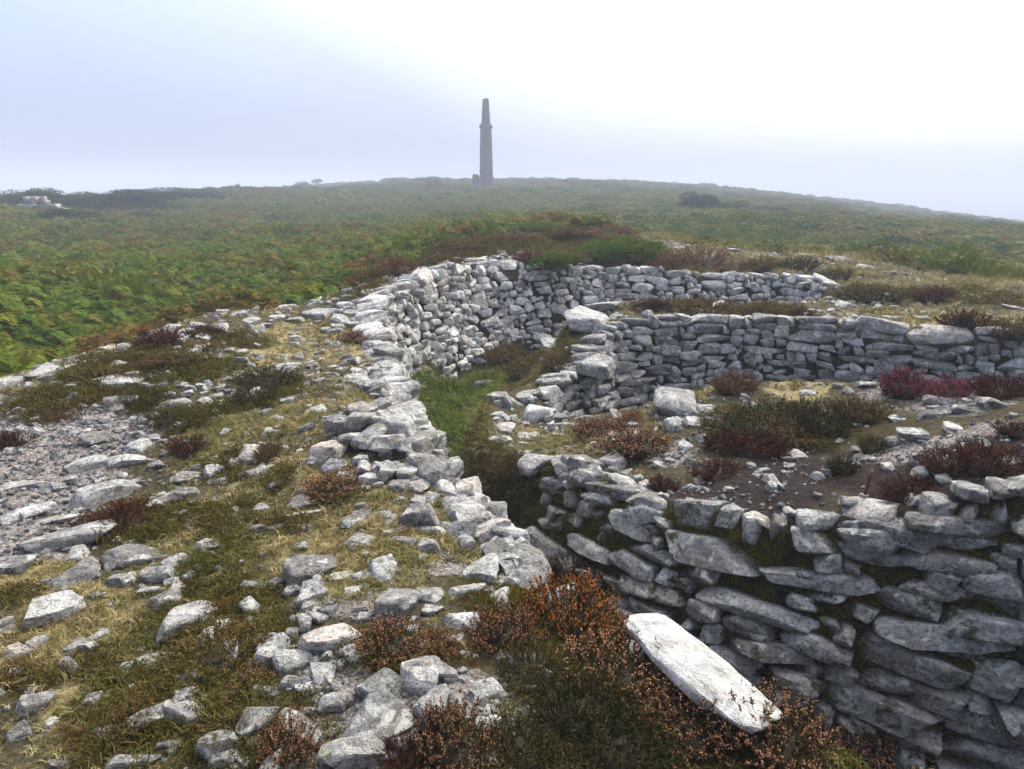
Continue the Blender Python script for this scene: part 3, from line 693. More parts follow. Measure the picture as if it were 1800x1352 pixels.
# the stones one would point out singly
BIG = [(128, 943, 118, 46, -20, MAT_LICHEN, "long flat slab with green lichen lying in straw, left foreground"),
    (93, 1071, 84, 50, -22, MAT_STONE, "smooth flat grey slab sunk in grass near the left edge"),
    (323, 1087, 92, 55, -30, MAT_STONE, "squared pale slab rising right, amid low brown heather"),
    (323, 1262, 96, 40, 15, MAT_WHITE, "ragged whitish stone in dark heather, lower left foreground"),
    (529, 1285, 108, 40, 25, MAT_STONE, "long oblong stone sloping down towards the lichened boulder"),
    (630, 1318, 135, 84, 0, MAT_LICHEN, "rough boulder crusted with yellow green lichen at bottom edge"),
    (701, 1062, 72, 64, 0, MAT_STONE, "blocky pale square stone standing proud of the gravel, centre foreground"),
    (880, 1056, 32, 42, 0, MAT_LICHEN, "small upright black spotted stone beside yellow moss"),
    (738, 1190, 76, 74, 0, MAT_STONE, "pointed angular boulder among russet heather, bottom centre"),
    (763, 1243, 64, 78, 30, MAT_STONE, "domed grey boulder standing just below the pointed one"),
    (1100, 1072, 68, 38, 0, MAT_STONE, "pale block perched on the trench edge above the white slab"),
    (1222, 1152, 190, 72, 40, MAT_WHITE, "large bright white slab slanting along the trench edge, right foreground"),
    (876, 932, 62, 42, 0, MAT_WHITE, "whitish wedge stone at the tip of the trench's left lip"),
    (185, 862, 86, 38, -20, MAT_STONE, "long pale stone rising right beside the gravel path"),
    (222, 702, 58, 20, -15, MAT_STONE, "flat slab in dark heather above the gravel path"),
    (1187, 708, 78, 44, 0, MAT_WHITE, "big white capping stone on the crest of the central cairn"),
    (1020, 835, 54, 32, 0, MAT_STONE, "rounded block on the front corner of the cairn top"),
    (1098, 852, 60, 30, 0, MAT_STONE, "flat topped stone on the cairn edge beside maroon heather"),
    (1135, 902, 64, 52, 0, MAT_STONE, "large squarish stone jutting from the mossy wall top"),
    (1610, 770, 66, 24, 0, MAT_LICHEN, "lichened flat stone lying on the cairn's gravelly top"),
    (1565, 932, 130, 46, 24, MAT_STONE, "long tapering slab lying on the wall top beside the rusty rod"),
    (1037, 562, 80, 34, 8, MAT_STONE, "thick lower slab on the end of the ring wall"),
    (1060, 540, 54, 20, 8, MAT_STONE, "thinner upper slab stacked behind at the ring wall end"),
    (977, 602, 52, 28, 0, MAT_STONE, "pale triangular stone at the foot of the ring wall end"),
    (1037, 637, 44, 38, -35, MAT_STONE, "tilted slab leaning on the descending end of the chamber wall"),
    (880, 700, 52, 30, 0, MAT_STONE, "rounded boulder at the head of the grassy trench"),
    (947, 722, 56, 48, 0, MAT_WHITE, "white wedge shaped block on the nose of the bank"),
    (1020, 900, 36, 62, 55, MAT_DARKSTONE, "narrow upright slab leaning on the mossy wall's left end"),
    (579, 800, 54, 48, 50, MAT_STONE, "pinkish squared block at the left end of the stone pile"),
    (17, 664, 60, 27, 0, MAT_STONE, "leftmost rounded kerb boulder by the bracken at the photo edge"),
    (72, 647, 54, 26, 0, MAT_STONE, "second kerb boulder from the left photo edge by the bracken"),
    (99, 630, 38, 22, 0, MAT_WHITE, "whitish rounded kerb stone, third from the left photo edge"),
    (109, 617, 48, 20, 0, MAT_DARKSTONE, "dark kerb stone set behind the whitish one by the bracken"),
    (154, 611, 76, 28, 0, MAT_DARKSTONE, "largest dark kerb boulder in the row along the bracken"),
    (206, 601, 64, 25, 15, MAT_STONE, "long kerb boulder sloping right, beside the largest dark one"),
    (241, 592, 32, 22, 0, MAT_WHITE, "upright pale kerb stone at the right end of the row"),
    (599, 565, 36, 26, 0, MAT_STONE, "pale blocky stone alone on the far straw patch"),
    (556, 553, 50, 20, 0, MAT_STONE, "flat pinkish stone left of the blocky one at the collar crest")]
for i, (u, v, w, h, a, mt, lab) in enumerate(BIG):
    me = stone_mesh(900 + i, 9, p=[7, 10, 8][i % 3], cuts=8, rough=.06, mat=mt)
    o, _ = lay_stone("rock", u, v, w, h, a, me, None, .30)
    if "bright white slab" in lab:      # lies along the lip, tipped a little into the trench
        pa, pb = np.array(at_z(1122, 1088, 0)), np.array(at_z(1318, 1228, 0))
        o.location = tuple((pa + pb) / 2 + np.array([.02, -.04, -.035]))
        o.rotation_euler = Euler((math.radians(-14), math.radians(4), math.atan2(pb[1] - pa[1], pb[0] - pa[0])))
        o.scale = (float(np.linalg.norm(pb - pa)) * 1.25, .27, .10)
    tag(o, lab, "rock", "large loose stones")

# pile of stones on the trench edge
pile_at, _ = hit(650, 830)
pile = empty("stone_pile", tuple(pile_at))
tag(pile, "heap of loose pale stones on the trench's left edge below the straw bank", "stone pile")
for (u, v, w, h, a) in [(595, 768, 40, 28, 0), (642, 764, 50, 25, 0), (618, 791, 38, 20, 0), (653, 787, 40, 28, -35), (587, 822, 40, 22, 0), (642, 822, 26, 30, 0), (665, 826, 24, 26, 0), (684, 830, 30, 28, 20), (556, 818, 26, 16, 0), (677, 803, 50, 22, 10), (713, 733, 50, 42, 20), (700, 770, 60, 40, 0), (737, 770, 22, 35, 70), (680, 797, 60, 25, 10), (703, 800, 40, 25, 20), (733, 797, 26, 25, 0), (743, 823, 50, 30, 10), (680, 838, 30, 30, 0), (773, 837, 40, 22, 10), (663, 765, 40, 30, 0), (637, 767, 42, 35, 0), (610, 838, 34, 18, 0), (650, 845, 34, 18, 0), (715, 838, 34, 22, 0), (720, 700, 30, 26, 0), (690, 750, 34, 26, 0), (660, 740, 30, 18, 0)]:
    o, _ = lay_stone("stone", u, v, w * 1.12, h * 1.2, a, random.choice(NEAR_ST), None, .12)
    o.parent = pile; o.location = Vector(o.location) - pile.location
    if 760 < v < 815 and 590 < u < 730: o.location.z += .05

# rubble band along the trench edge, part of the heap
EDGE = np.concatenate([LIP_NEAR[46:], LIP_LEFT[1:18]])
for i in range(120):
    q = random.uniform(1, len(EDGE) - 2); j = int(q); f = q - j
    ex = EDGE[j, 0] * (1 - f) + EDGE[j + 1, 0] * f; ey = EDGE[j, 1] * (1 - f) + EDGE[j + 1, 1] * f
    tx, ty = EDGE[j + 1, 0] - EDGE[j, 0], EDGE[j + 1, 1] - EDGE[j, 1]; tl = math.hypot(tx, ty)
    off = abs(random.gauss(0, .17)) - .04
    ex, ey = ex - ty / tl * off, ey + tx / tl * off
    w_ = random.uniform(.10, .26); h_ = w_ * random.uniform(.4, .7)
    o = place("stone", random.choice(NEAR_ST), pile)
    o.location = Vector((ex, ey, max(float(land([ex], [ey])[0]), float(z_top(np.array([ex]), np.array([ey]))[0]) - .05) + h_ * .2)) - pile.location
    o.scale = (w_, w_ * random.uniform(.6, .9), h_); o.rotation_euler = (random.gauss(0, .2), random.gauss(0, .2), random.uniform(0, 6.28))

# ------------------------------------------------------------------ plants
def unit(v): return v / (np.linalg.norm(v) + 1e-9)

def heather_meshes(seed, nsprig=230, bells=7, spread=1.0):
    r = np.random.default_rng(seed)
    fo, fl = Buf(), Buf()
    for k in range(nsprig):
        a = r.uniform(0, 2 * math.pi); rad = math.sqrt(r.uniform(0, 1))
        root = np.array([math.cos(a) * rad * .55, math.sin(a) * rad * .55, 0.0])
        lean = np.array([math.cos(a) * rad * .75 * spread, math.sin(a) * rad * .75 * spread, 1.0]) + r.normal(0, .22, 3)
        lean = unit(lean); ln = (.95 - .38 * rad ** 2) * r.uniform(.62, 1.05)
        bend = np.array([math.cos(a), math.sin(a), 0]) * r.uniform(-.05, .22) * rad
        side = unit(np.cross(lean, r.normal(size=3))) * .008
        pts = [root + lean * ln * t + bend * t * t for t in (0, .4, .75, 1)]
        v = []
        for q, p in enumerate(pts): v += [p - side * (1 - q * .22), p + side * (1 - q * .22)]
        fo.add(v, [(0, 1, 3), (0, 3, 2), (2, 3, 5), (2, 5, 4), (4, 5, 7), (4, 7, 6)])
        nl = 20
        t = r.uniform(.22, 1.0, nl)
        base = root + lean * ln * t[:, None] + bend * (t * t)[:, None]
        d = r.normal(size=(nl, 3)); d[:, 2] = np.abs(d[:, 2]) * .8 + .3; d /= np.linalg.norm(d, axis=1)[:, None]
        tip = base + d * r.uniform(.05, .095, nl)[:, None]
        sd = np.cross(d, r.normal(size=(nl, 3))); sd /= np.linalg.norm(sd, axis=1)[:, None]; sd *= .013
        fo.add(np.stack([base - sd, base + sd, tip], 1).reshape(-1, 3), np.arange(nl * 3).reshape(-1, 3))
        if bells:
            m = max(1, int(bells * r.uniform(.3, 1.2)))
            t = r.uniform(.70, 1.02, m)
            c = root + lean * ln * t[:, None] + bend * (t * t)[:, None] + r.normal(0, .016, (m, 3))
            s = r.uniform(.011, .019, m)
            for cc, ss in zip(c, s):
                o = np.array([(1, 0, 0), (-1, 0, 0), (0, 1, 0), (0, -1, 0), (0, 0, 1.5), (0, 0, -1.2)]) * ss
                fl.add(cc + o, [(0, 2, 4), (2, 1, 4), (1, 3, 4), (3, 0, 4), (2, 0, 5), (1, 2, 5), (3, 1, 5), (0, 3, 5)])
    return fo.mesh("foliage", MAT_HEATH), (fl.mesh("flowers", MAT_BELL) if bells else None)
def heart_mesh(seed):
    """dark dome added inside a bush to block light between the sprigs"""
    r = np.random.default_rng(seed); B = Buf(); nu, nv = 14, 6; v = []
    for j in range(nv):
        for i in range(nu):
            a = i * 2 * math.pi / nu; e = j / (nv - 1) * math.pi / 2; q = r.uniform(.75, 1.1)
            v.append((math.cos(a) * math.cos(e) * .66 * q, math.sin(a) * math.cos(e) * .66 * q, math.sin(e) * .40 * q - .03))
    B.add(v, [t for j in range(nv - 1) for i in range(nu) for t in ((j * nu + i, j * nu + (i + 1) % nu, (j + 1) * nu + (i + 1) % nu), (j * nu + i, (j + 1) * nu + (i + 1) % nu, (j + 1) * nu + i))])
    return B.mesh("dark_core", MAT_WOOD_CORE)
HEART = heart_mesh(3)  # added dark dome, shuts out light and view inside each heather
HEATH = [heather_meshes(11, 260, 8), heather_meshes(12, 260, 7), heather_meshes(13, 240, 3)]
KIND = {  # foliage colour, bell colour, template choice
    "russet": ((.050, .036, .015), (.37, .195, .125), (0, 1)), "orange": ((.060, .045, .014), (.42, .165, .075), (0, 1)), "maroon": ((.042, .017, .011), (.085, .032, .020), (0, 1)),
    "olive": ((.036, .036, .011), (.10, .055, .03), (2,)), "brown": ((.080, .058, .021), (.19, .115, .055), (1, 2)), "pink": ((.06, .036, .02), (.26, .065, .095), (0, 1)), "rose": ((.085, .052, .028), (.18, .085, .055), (0, 1)),
    "low": ((.060, .050, .018), (.19, .105, .055), (1, 2))}
def heather(u, v, w, kind, label, hgt=.62, big=1.0):
    p, y = hit(u, v)
    sc = (y * math.cos(PITCH) + (EYE - p[2]) * math.sin(PITCH)) / FPX
    R = w * sc / 2 * big
    t = empty("heather_bush", (p[0], p[1], float(land([p[0]], [p[1]])[0]) - .02))
    fc, bc, ch = KIND[kind]
    fo, fl = HEATH[random.choice(ch)]
    j = random.uniform(.85, 1.18)
    for nm, me, c in (("foliage", fo, fc), ("flowers", fl, bc)):
        o = place(nm, me, t)
        o.color = (c[0] * j, c[1] * j, c[2] * j, 1)
        o["kind"] = "stuff"
    place("dark_core", HEART, t)
    H = min(max(R * (1.25 if v > 1000 else .9), .14), .40 if v > 1000 else .34) * hgt / .62
    t.scale = (R / .95 * random.uniform(.85, 1.25), R / .95 * random.uniform(.8, 1.15), H * random.uniform(.8, 1.2)); t.rotation_euler = (random.gauss(0, .09), random.gauss(0, .09), random.uniform(0, 6.28))
    tag(t, label, "heather", "heather bushes")
for a in [(1010, 1035, 130, "maroon", "dark maroon heather clump on the lip just above the flowering one"),
    (1000, 1105, 170, "orange", "orange heather with a few magenta bells, centre foreground"),
    (1060, 1120, 110, "orange", "small orange heather tuft right of the flowering one by moss"),
    (880, 1130, 150, "russet", "russet heather left of the orange flowering clump"),
    (690, 1150, 130, "russet", "russet heather beside the blocky square stone"),
    (770, 1150, 90, "russet", "low russet heather between pointed boulder and the russet clump"),
    (930, 1200, 150, "olive", "dark green heather around the small grey stone, bottom centre"),
    (1080, 1200, 200, "russet", "broad tan tipped heather below the orange clump"),
    (1020, 1270, 190, "olive", "deep green heather hollow in the bottom centre mass"),
    (1180, 1230, 150, "russet", "tan tipped heather against the white slab's lower end"),
    (1200, 1300, 210, "russet", "wide russet heather along the bottom edge, right of centre"),
    (1320, 1270, 160, "brown", "brown heather tucked under the white slab's tip"),
    (1350, 1320, 200, "russet", "tall tan tipped heather at bottom edge near the trench"),
    (1460, 1310, 150, "russet", "russet heather overhanging the trench, bottom right"),
    (1540, 1345, 150, "russet", "rightmost russet heather of the foreground bank"),
    (1080, 1345, 200, "olive", "green heather cut by the bottom edge right of centre"),
    (800, 1335, 190, "russet", "russet heather at the bottom edge beside the lichened boulder"),
    (910, 1335, 160, "olive", "dark olive heather at the bottom edge, centre"),
    (720, 1345, 110, "maroon", "maroon twiggy heather against the lichened boulder's right side"),
    (380, 1185, 190, "brown", "wide brown heather between stones, lower left", .34),
    (470, 1200, 120, "russet", "russet heather left of the loose gravel, lower left", .34),
    (420, 1275, 180, "brown", "brown heather right of the ragged whitish stone", .34),
    (260, 1260, 150, "brown", "low brown heather left of the ragged whitish stone", .34),
    (510, 1335, 130, "russet", "russet heather under the oblong stone at the bottom edge"),
    (590, 860, 110, "russet", "russet tuft growing below the stone pile"),
    (475, 805, 60, "brown", "small brown tuft beside two pale stones on the bank"),
    (330, 800, 80, "maroon", "maroon tuft on straw right of the gravel path"),
    (390, 925, 100, "brown", "brown heather clump in the middle of the left bank", .34),
    (510, 918, 80, "brown", "small dark clump under the flat stone mid bank", .34),
    (220, 925, 110, "maroon", "maroon low heather above the long lichened slab"),
    (470, 675, 120, "olive", "olive heather with pink flecks around a grey stone"),
    (445, 705, 90, "olive", "olive heather left of the straw bank, below the pink flecked one"),
    (330, 745, 130, "olive", "wide olive heather beside the upper gravel path", .34),
    (260, 705, 90, "olive", "dark heather around the flat slab above the path"),
    (25, 785, 80, "maroon", "dark maroon heather at the left photo edge by the path"),
    (280, 612, 100, "maroon", "maroon heather strip behind the kerb boulders"),
    (360, 592, 70, "maroon", "small maroon heather among the kerb stones"),
    (180, 660, 110, "brown", "brown heather in front of the kerb row", .34),
    (300, 640, 130, "brown", "long brown heather band right of the kerb row", .34),
    (1050, 765, 100, "russet", "reddish heather on the cairn near the white wedge block"),
    (1115, 795, 120, "russet", "broad reddish heather on the cairn's front edge"),
    (1115, 740, 80, "russet", "reddish heather tuft left of the big white capping stone"),
    (1255, 840, 100, "maroon", "tall maroon heather in the middle of the cairn"),
    (1275, 790, 80, "maroon", "maroon heather just above the tall maroon one"),
    (1290, 695, 90, "rose", "rosy heather on the crest right of the white capping stone"),
    (1345, 760, 170, "olive", "largest dark green heather on the cairn top"),
    (1440, 755, 150, "olive", "dark green heather right of the largest one on the cairn"),
    (1510, 735, 110, "brown", "brown green heather at the right of the cairn's green bushes"),
    (1590, 690, 110, "pink", "bright pink heather on the crest before the coursed wall"),
    (1670, 692, 100, "pink", "second pink heather patch on the crest, to the right"),
    (1760, 700, 110, "maroon", "red brown heather on the crest at the right photo edge"),
    (1740, 830, 140, "maroon", "broad dark maroon heather at the right of the cairn top"),
    (1600, 875, 100, "maroon", "dark maroon heather behind the rusty rod"),
    (1165, 865, 60, "maroon", "little maroon tuft between stones on the cairn edge"),
    (1480, 840, 70, "olive", "small green heather on bare soil of the cairn"),
    (930, 660, 110, "brown", "brown heather on the slope at the head of the trench"),
    (885, 635, 70, "brown", "brown heather on the trench floor at the foot of the far bend"),
    (905, 615, 60, "olive", "dark heather in the deepest corner under the far bend"),
    (1330, 800, 110, "maroon", "dark maroon heather under the largest green bush"),
    (1400, 770, 120, "brown", "brown heather between the two green bushes on the cairn"),
    (1670, 830, 110, "maroon", "maroon heather left of the broad one on the cairn top"),
    (1540, 790, 80, "olive", "olive tuft beside the lichened flat stone on the cairn"),
    (1790, 770, 90, "maroon", "maroon heather at the right photo edge above the broad one"),
    (985, 645, 80, "brown", "brown heather below the ring wall's end slabs"),
    (900, 840, 80, "brown", "brown heather hanging over the trench from the nose"),
    (945, 840, 80, "olive", "olive heather on the cairn's left shoulder"),
    (1150, 548, 60, "maroon", "maroon heather on the ring wall right of the stacked slabs"),
    (1250, 552, 110, "brown", "brown heather along the top of the ring wall"),
    (1335, 555, 90, "brown", "second brown heather along the ring wall top, to the right"),
    (1410, 560, 50, "maroon", "small maroon tuft on the ring wall above the capstones"),
    (1530, 528, 150, "olive", "long olive heather on the grassy bank beyond the ring wall"),
    (1640, 530, 90, "maroon", "maroon heather on the bank right of the long olive one"),
    (1700, 575, 110, "maroon", "maroon heather above the right end of the coursed wall"),
    (1780, 590, 90, "brown", "brown heather above the coursed wall at the right edge"),
    (1230, 470, 130, "rose", "big rosy heather behind the far rubble wall"),
    (1165, 475, 70, "rose", "rosy heather at the left of the big rosy one"),
    (1330, 478, 80, "brown", "brown heather above the far wall's right part"),
    (1400, 475, 100, "olive", "dark heather capping the far wall's right end"),
    (1460, 490, 80, "olive", "dark mossy heather at the end of the far wall"),
    (590, 515, 120, "brown", "large tawny heather at the far left of the collar crest"),
    (650, 500, 80, "brown", "tawny heather right of the largest one on the crest"),
    (700, 485, 100, "rose", "rosy heather on the crest above the tall curving wall"),
    (770, 470, 90, "brown", "brown heather above the middle of the tall curving wall"),
    (840, 440, 110, "brown", "brown heather on the far bank left of centre"),
    (920, 430, 120, "brown", "brown heather on the far bank beneath the chimney"),
    (1000, 425, 110, "brown", "brown heather on the far bank right of the chimney"),
    (1080, 415, 100, "brown", "tawny heather at the back of the far bank"),
    (990, 465, 80, "rose", "rosy heather over the notch in the far wall"),
    (930, 465, 60, "pink", "small purple heather on the far wall's crown"),
    (485, 545, 110, "maroon", "maroon heather along the bracken edge at the collar crest"),
    (625, 595, 50, "russet", "small russet tuft at the wall's left end by straw"),
    (800, 445, 80, "brown", "low brown heather at the bracken edge of the far bank")]:
    heather(*a)

def gorse_mesh(seed, n=900, leaf=.06):
    r = np.random.default_rng(seed); B = Buf()
    lobes = [(np.array([0, 0, .45]), .5)] + [(np.array([r.uniform(-.45, .45), r.uniform(-.45, .45), r.uniform(.2, .7)]), r.uniform(.22, .4)) for _ in range(9)]
    for k in range(n):
        c, R = lobes[r.integers(len(lobes))]
        d = unit(r.normal(size=3)); d[2] = abs(d[2]) * (1 if r.random() < .8 else -.4)
        p = c + d * R * r.uniform(.6, 1.05); p[2] = max(p[2], .01)
        for q in range(3):
            dd = unit(d + r.normal(0, .6, 3)); s = unit(np.cross(dd, r.normal(size=3))) * leaf * .22
            B.add([p - s, p + s, p + dd * leaf * r.uniform(.8, 1.6)], [(0, 1, 2)])
    return B.mesh("foliage", MAT_GORSE)
def stem_mesh(seed, h=.6, rad=.05, n=4):
    r = np.random.default_rng(seed); B = Buf()
    for k in range(n):
        p0 = np.array([r.normal(0, .03), r.normal(0, .03), -.05]); d = unit(np.array([r.normal(0, .45), r.normal(0, .45), 1])); p1 = p0 + d * h
        a = unit(np.cross(d, [1, .2, 0])); c = np.cross(d, a); v = []
        for p, q in ((p0, rad), (p1, rad * .35)):
            for t in range(5):
                th = t * 2 * math.pi / 5; v.append(p + (a * math.cos(th) + c * math.sin(th)) * q)
        B.add(v, [f for t in range(5) for f in ((t, (t + 1) % 5, 5 + (t + 1) % 5), (t, 5 + (t + 1) % 5, 5 + t))])
    return B.mesh("stem", MAT_WOOD_CORE)
GORSE = [gorse_mesh(31, 5200, .042), gorse_mesh(32, 5200, .042)]; STEM = stem_mesh(33)
def gorse(u, v, w, h, dist, label, name="gorse_bush", cat="bush"):
    if dist:
        d = ray(u, v); t = dist / d[1]; x, y = d[0] * t, dist
    else:
        p, y = hit(u, v); x = p[0]
    sc = y / FPX * 1.02
    t = empty(name, (x, y, float(land([x], [y])[0]) - .03))
    fo = place("foliage", random.choice(GORSE), t); place("stem", STEM, t)
    if not dist:
        fo.material_slots[0].link = "OBJECT"; fo.material_slots[0].material = MAT_BRIGHT
    t.scale = (w * sc, w * sc, h * sc * (1.25 if dist else 1.1)); t.rotation_euler = (0, 0, random.uniform(0, 6))
    tag(t, label, cat, "gorse and scrub bushes")
for a in [(1100, 458, 80, 40, 0, "bright green gorse behind the far wall, right of the notch"),
    (1045, 460, 70, 34, 0, "green gorse left of the bright one on the far bank"),
    (963, 480, 70, 34, 0, "yellow green gorse growing over the notch in the far wall"),
    (960, 408, 60, 18, 0, "small green gorse on the far bank under the chimney"),
    (1230, 355, 52, 24, 62, "round dark bush standing out on the moor, right of the chimney"),
    (1290, 356, 44, 16, 62, "lower dark bush right of the round one on the moor"),
    (1335, 360, 60, 14, 60, "pale green low bush right of the two dark moor bushes"),
    (815, 400, 36, 16, 26, "small dark bush on the moor just left of the far bank"),
    (1785, 392, 70, 18, 58, "dark gorse bush on the moor skyline at the right edge"),
    (165, 352, 90, 24, 62, "long dark gorse on the left skyline beside the dip"),
    (235, 348, 110, 20, 66, "second dark gorse on the left skyline, nearer the chimney"),
    (35, 360, 90, 26, 58, "dark gorse at the left photo edge around the ruined wall"),
    (330, 338, 130, 16, 85, "low gorse mass on the skyline, left of centre"),
    (120, 370, 70, 20, 46, "gorse in front of the ruined wall, left"),
    (745, 325, 40, 10, 150, "hazy gorse bump left of the chimney"),
    (700, 322, 40, 8, 190, "fainter gorse bump farther left of the chimney")]:
    gorse(*a)

# ------------------------------------------------------------------ ground cover that nobody could count
def scatter(name, label, cat, pts, rot, scl, temps, idx=None):
    """points with rotation, size and kind, a template set on each"""
    N = len(pts)
    me = bpy.data.meshes.new(name)
    me.vertices.add(N); me.vertices.foreach_set("co", np.asarray(pts, np.float32).ravel())
    a = me.attributes.new("rot", "FLOAT_VECTOR", "POINT"); a.data.foreach_set("vector", np.asarray(rot, np.float32).ravel())
    a = me.attributes.new("scl", "FLOAT_VECTOR", "POINT"); a.data.foreach_set("vector", np.asarray(scl, np.float32).ravel())
    a = me.attributes.new("idx", "INT", "POINT"); a.data.foreach_set("value", np.asarray(rng.integers(0, len(temps), N) if idx is None else idx, np.int32))
    o = place(name, me)
    c = bpy.data.collections.new(name + "_kinds")
    for i, t in enumerate(temps):
        c.objects.link(bpy.data.objects.new("%s_kind_%d" % (name, i), t))
    ng = bpy.data.node_groups.new(name, "GeometryNodeTree")
    ng.interface.new_socket("Geometry", in_out="INPUT", socket_type="NodeSocketGeometry")
    ng.interface.new_socket("Geometry", in_out="OUTPUT", socket_type="NodeSocketGeometry")
    gi = ng.nodes.new("NodeGroupInput"); go = ng.nodes.new("NodeGroupOutput")
    ip = ng.nodes.new("GeometryNodeInstanceOnPoints"); ci = ng.nodes.new("GeometryNodeCollectionInfo")
    ci.inputs["Collection"].default_value = c; ci.inputs["Separate Children"].default_value = True; ci.inputs["Reset Children"].default_value = True
    def att(nm, tp):
        n = ng.nodes.new("GeometryNodeInputNamedAttribute"); n.data_type = tp; n.inputs["Name"].default_value = nm
        return n.outputs["Attribute"]
    er = ng.nodes.new("FunctionNodeEulerToRotation")
    k = ng.links.new
    k(gi.outputs[0], ip.inputs["Points"]); k(ci.outputs[0], ip.inputs["Instance"])
    ip.inputs["Pick Instance"].default_value = True
    k(att("idx", "INT"), ip.inputs["Instance Index"]); k(att("rot", "FLOAT_VECTOR"), er.inputs[0]); k(er.outputs[0], ip.inputs["Rotation"]); k(att("scl", "FLOAT_VECTOR"), ip.inputs["Scale"])
    k(ip.outputs[0], go.inputs[0])
    md = o.modifiers.new("scatter", "NODES"); md.node_group = ng
    tag(o, label, cat, kind="stuff")
    return o

def frond_clump(seed, nf=5, pairs=15):
    """bracken: arching fronds with paired, notched pinnae"""
    r = np.random.default_rng(seed); B = Buf()
    for f in range(nf):
        a = f * 2 * math.pi / nf + r.uniform(-.5, .5)
        out = np.array([math.cos(a), math.sin(a), 0]); sd = np.array([-out[1], out[0], 0])
        Ln = r.uniform(.75, 1.1); st = r.uniform(.5, .85)
        def rp(t): return out * (t * Ln * .72) + np.array([0, 0, st * (1 - (1 - min(t * 1.6, 1)) ** 2) * .85 - .34 * max(t - .5, 0) ** 1.6 * 2])
        for q in range(pairs):
            t = .30 + .70 * q / pairs
            p = rp(t); p2 = rp(min(t + .075, 1.0)); ax = unit(p2 - p)
            ln = .27 * Ln * math.sin(math.pi * min(1, (1.03 - t) * .75 + .03)) * r.uniform(.8, 1.1)
            wd = .034 * Ln
            for s in (-1, 1):
                d = unit(sd * s + ax * .45 + np.array([0, 0, r.uniform(-.3, .12)]))
                tip = p + d * ln
                m1 = p + d * ln * .35; m2 = p + d * ln * .7
                B.add([p, m1 + ax * wd * .62, m1 - ax * wd * .5, m2 + ax * wd * .42, m2 - ax * wd * .34, tip], [(0, 2, 1), (1, 2, 4), (1, 4, 3), (3, 4, 5)])
        b0 = rp(0); b1 = rp(.3); b2 = rp(1.0)
        B.add([b0 - sd * .006, b0 + sd * .006, b1, b2], [(0, 1, 2), (1, 3, 2)])
    return B.mesh("bracken_frond", MAT_BRACKEN)
def shrub_clump(seed, n=420, mat=None):
    r = np.random.default_rng(seed); B = Buf()
    for k in range(n):
        a = r.uniform(0, 6.283); rad = math.sqrt(r.random()) * .6
        z = (1 - (rad / .6) ** 2) * .55 * r.uniform(.45, 1.1) + .04
        p = np.array([math.cos(a) * rad, math.sin(a) * rad, z]); d = unit(np.array([math.cos(a) * rad, math.sin(a) * rad, .6]) + r.normal(0, .45, 3))
        s = unit(np.cross(d, r.normal(size=3))) * .030
        B.add([p - s, p + s, p + d * r.uniform(.08, .17)], [(0, 1, 2)])
    return B.mesh("shrub", mat or MAT_SHRUB)
def tuft(seed, n, mat, ln=(.5, 1.0), lean=.6, wd=.018, segs=2):
    r = np.random.default_rng(seed); B = Buf()
    for k in range(n):
        a = r.uniform(0, 6.283); p = np.array([r.normal(0, .16), r.normal(0, .16), 0])
        o = np.array([math.cos(a), math.sin(a), 0]); L_ = r.uniform(*ln); le = r.uniform(.1, lean)
        s = np.array([-o[1], o[0], 0]) * wd
        p1 = p + (o * le * .35 + np.array([0, 0, .55])) * L_; p2 = p + (o * le * 1.1 + np.array([0, 0, .95 - le * .45])) * L_
        B.add([p - s, p + s, p1 - s * .8, p1 + s * .8, p2], [(0, 1, 3), (0, 3, 2), (2, 3, 4)])
    return B.mesh("tuft", mat)

def rots(n, tilt=.15): return np.stack([rng.normal(0, tilt, n), rng.normal(0, tilt, n), rng.uniform(0, 6.283, n)], -1)
def sizes(n, lo, hi, flat=(1, 1)):
    s = rng.uniform(lo, hi, n); return np.stack([s, s, s * rng.uniform(flat[0], flat[1], n)], -1)
def sector(n, d0, d1, half=.86, power=1.0):
    """points over the land in front, denser towards the viewer"""
    u = rng.random(n); d = d0 * (d1 / d0) ** (u ** power)
    a = rng.uniform(-half, half, n)
    return d * np.sin(a), d * np.cos(a)

# bracken over the near moor
x, y = sector(100000, 6.5, 130, .82, 1.0)
edge = seg_ratio(np.c_[OUTER, np.ones(len(OUTER))], x, y, False)
k = ~inside(OUTER, x, y) & (edge > .35 + .5 * np.abs(noise2(x, y, 1.5, 2.2)))
k &= ~((x > 3) & (edge < 2.2 + 1.5 * noise2(x, y, 3, 6.2)))
x, y = x[k], y[k]; d = np.hypot(x, y)
z = land(x, y)
hs = rng.uniform(.42, .95, len(x)) * (1 + .25 * noise2(x, y, 3.0, 7.7)) * np.interp(d, [8, 25, 90], [.95, .85, 1.0])
zs = hs * np.where(x > 4, .8, 1.1) * rng.uniform(.7, 1.25, len(x)) * np.interp(d, [10, 40], [1, .8])
scatter("bracken", "green and rusty bracken covering the moor around the barrow", "bracken", np.stack([x, y, z - .05], -1), rots(len(x), .2), np.stack([hs, hs, zs], -1), [frond_clump(51 + i, 4 + i % 3) for i in range(5)])
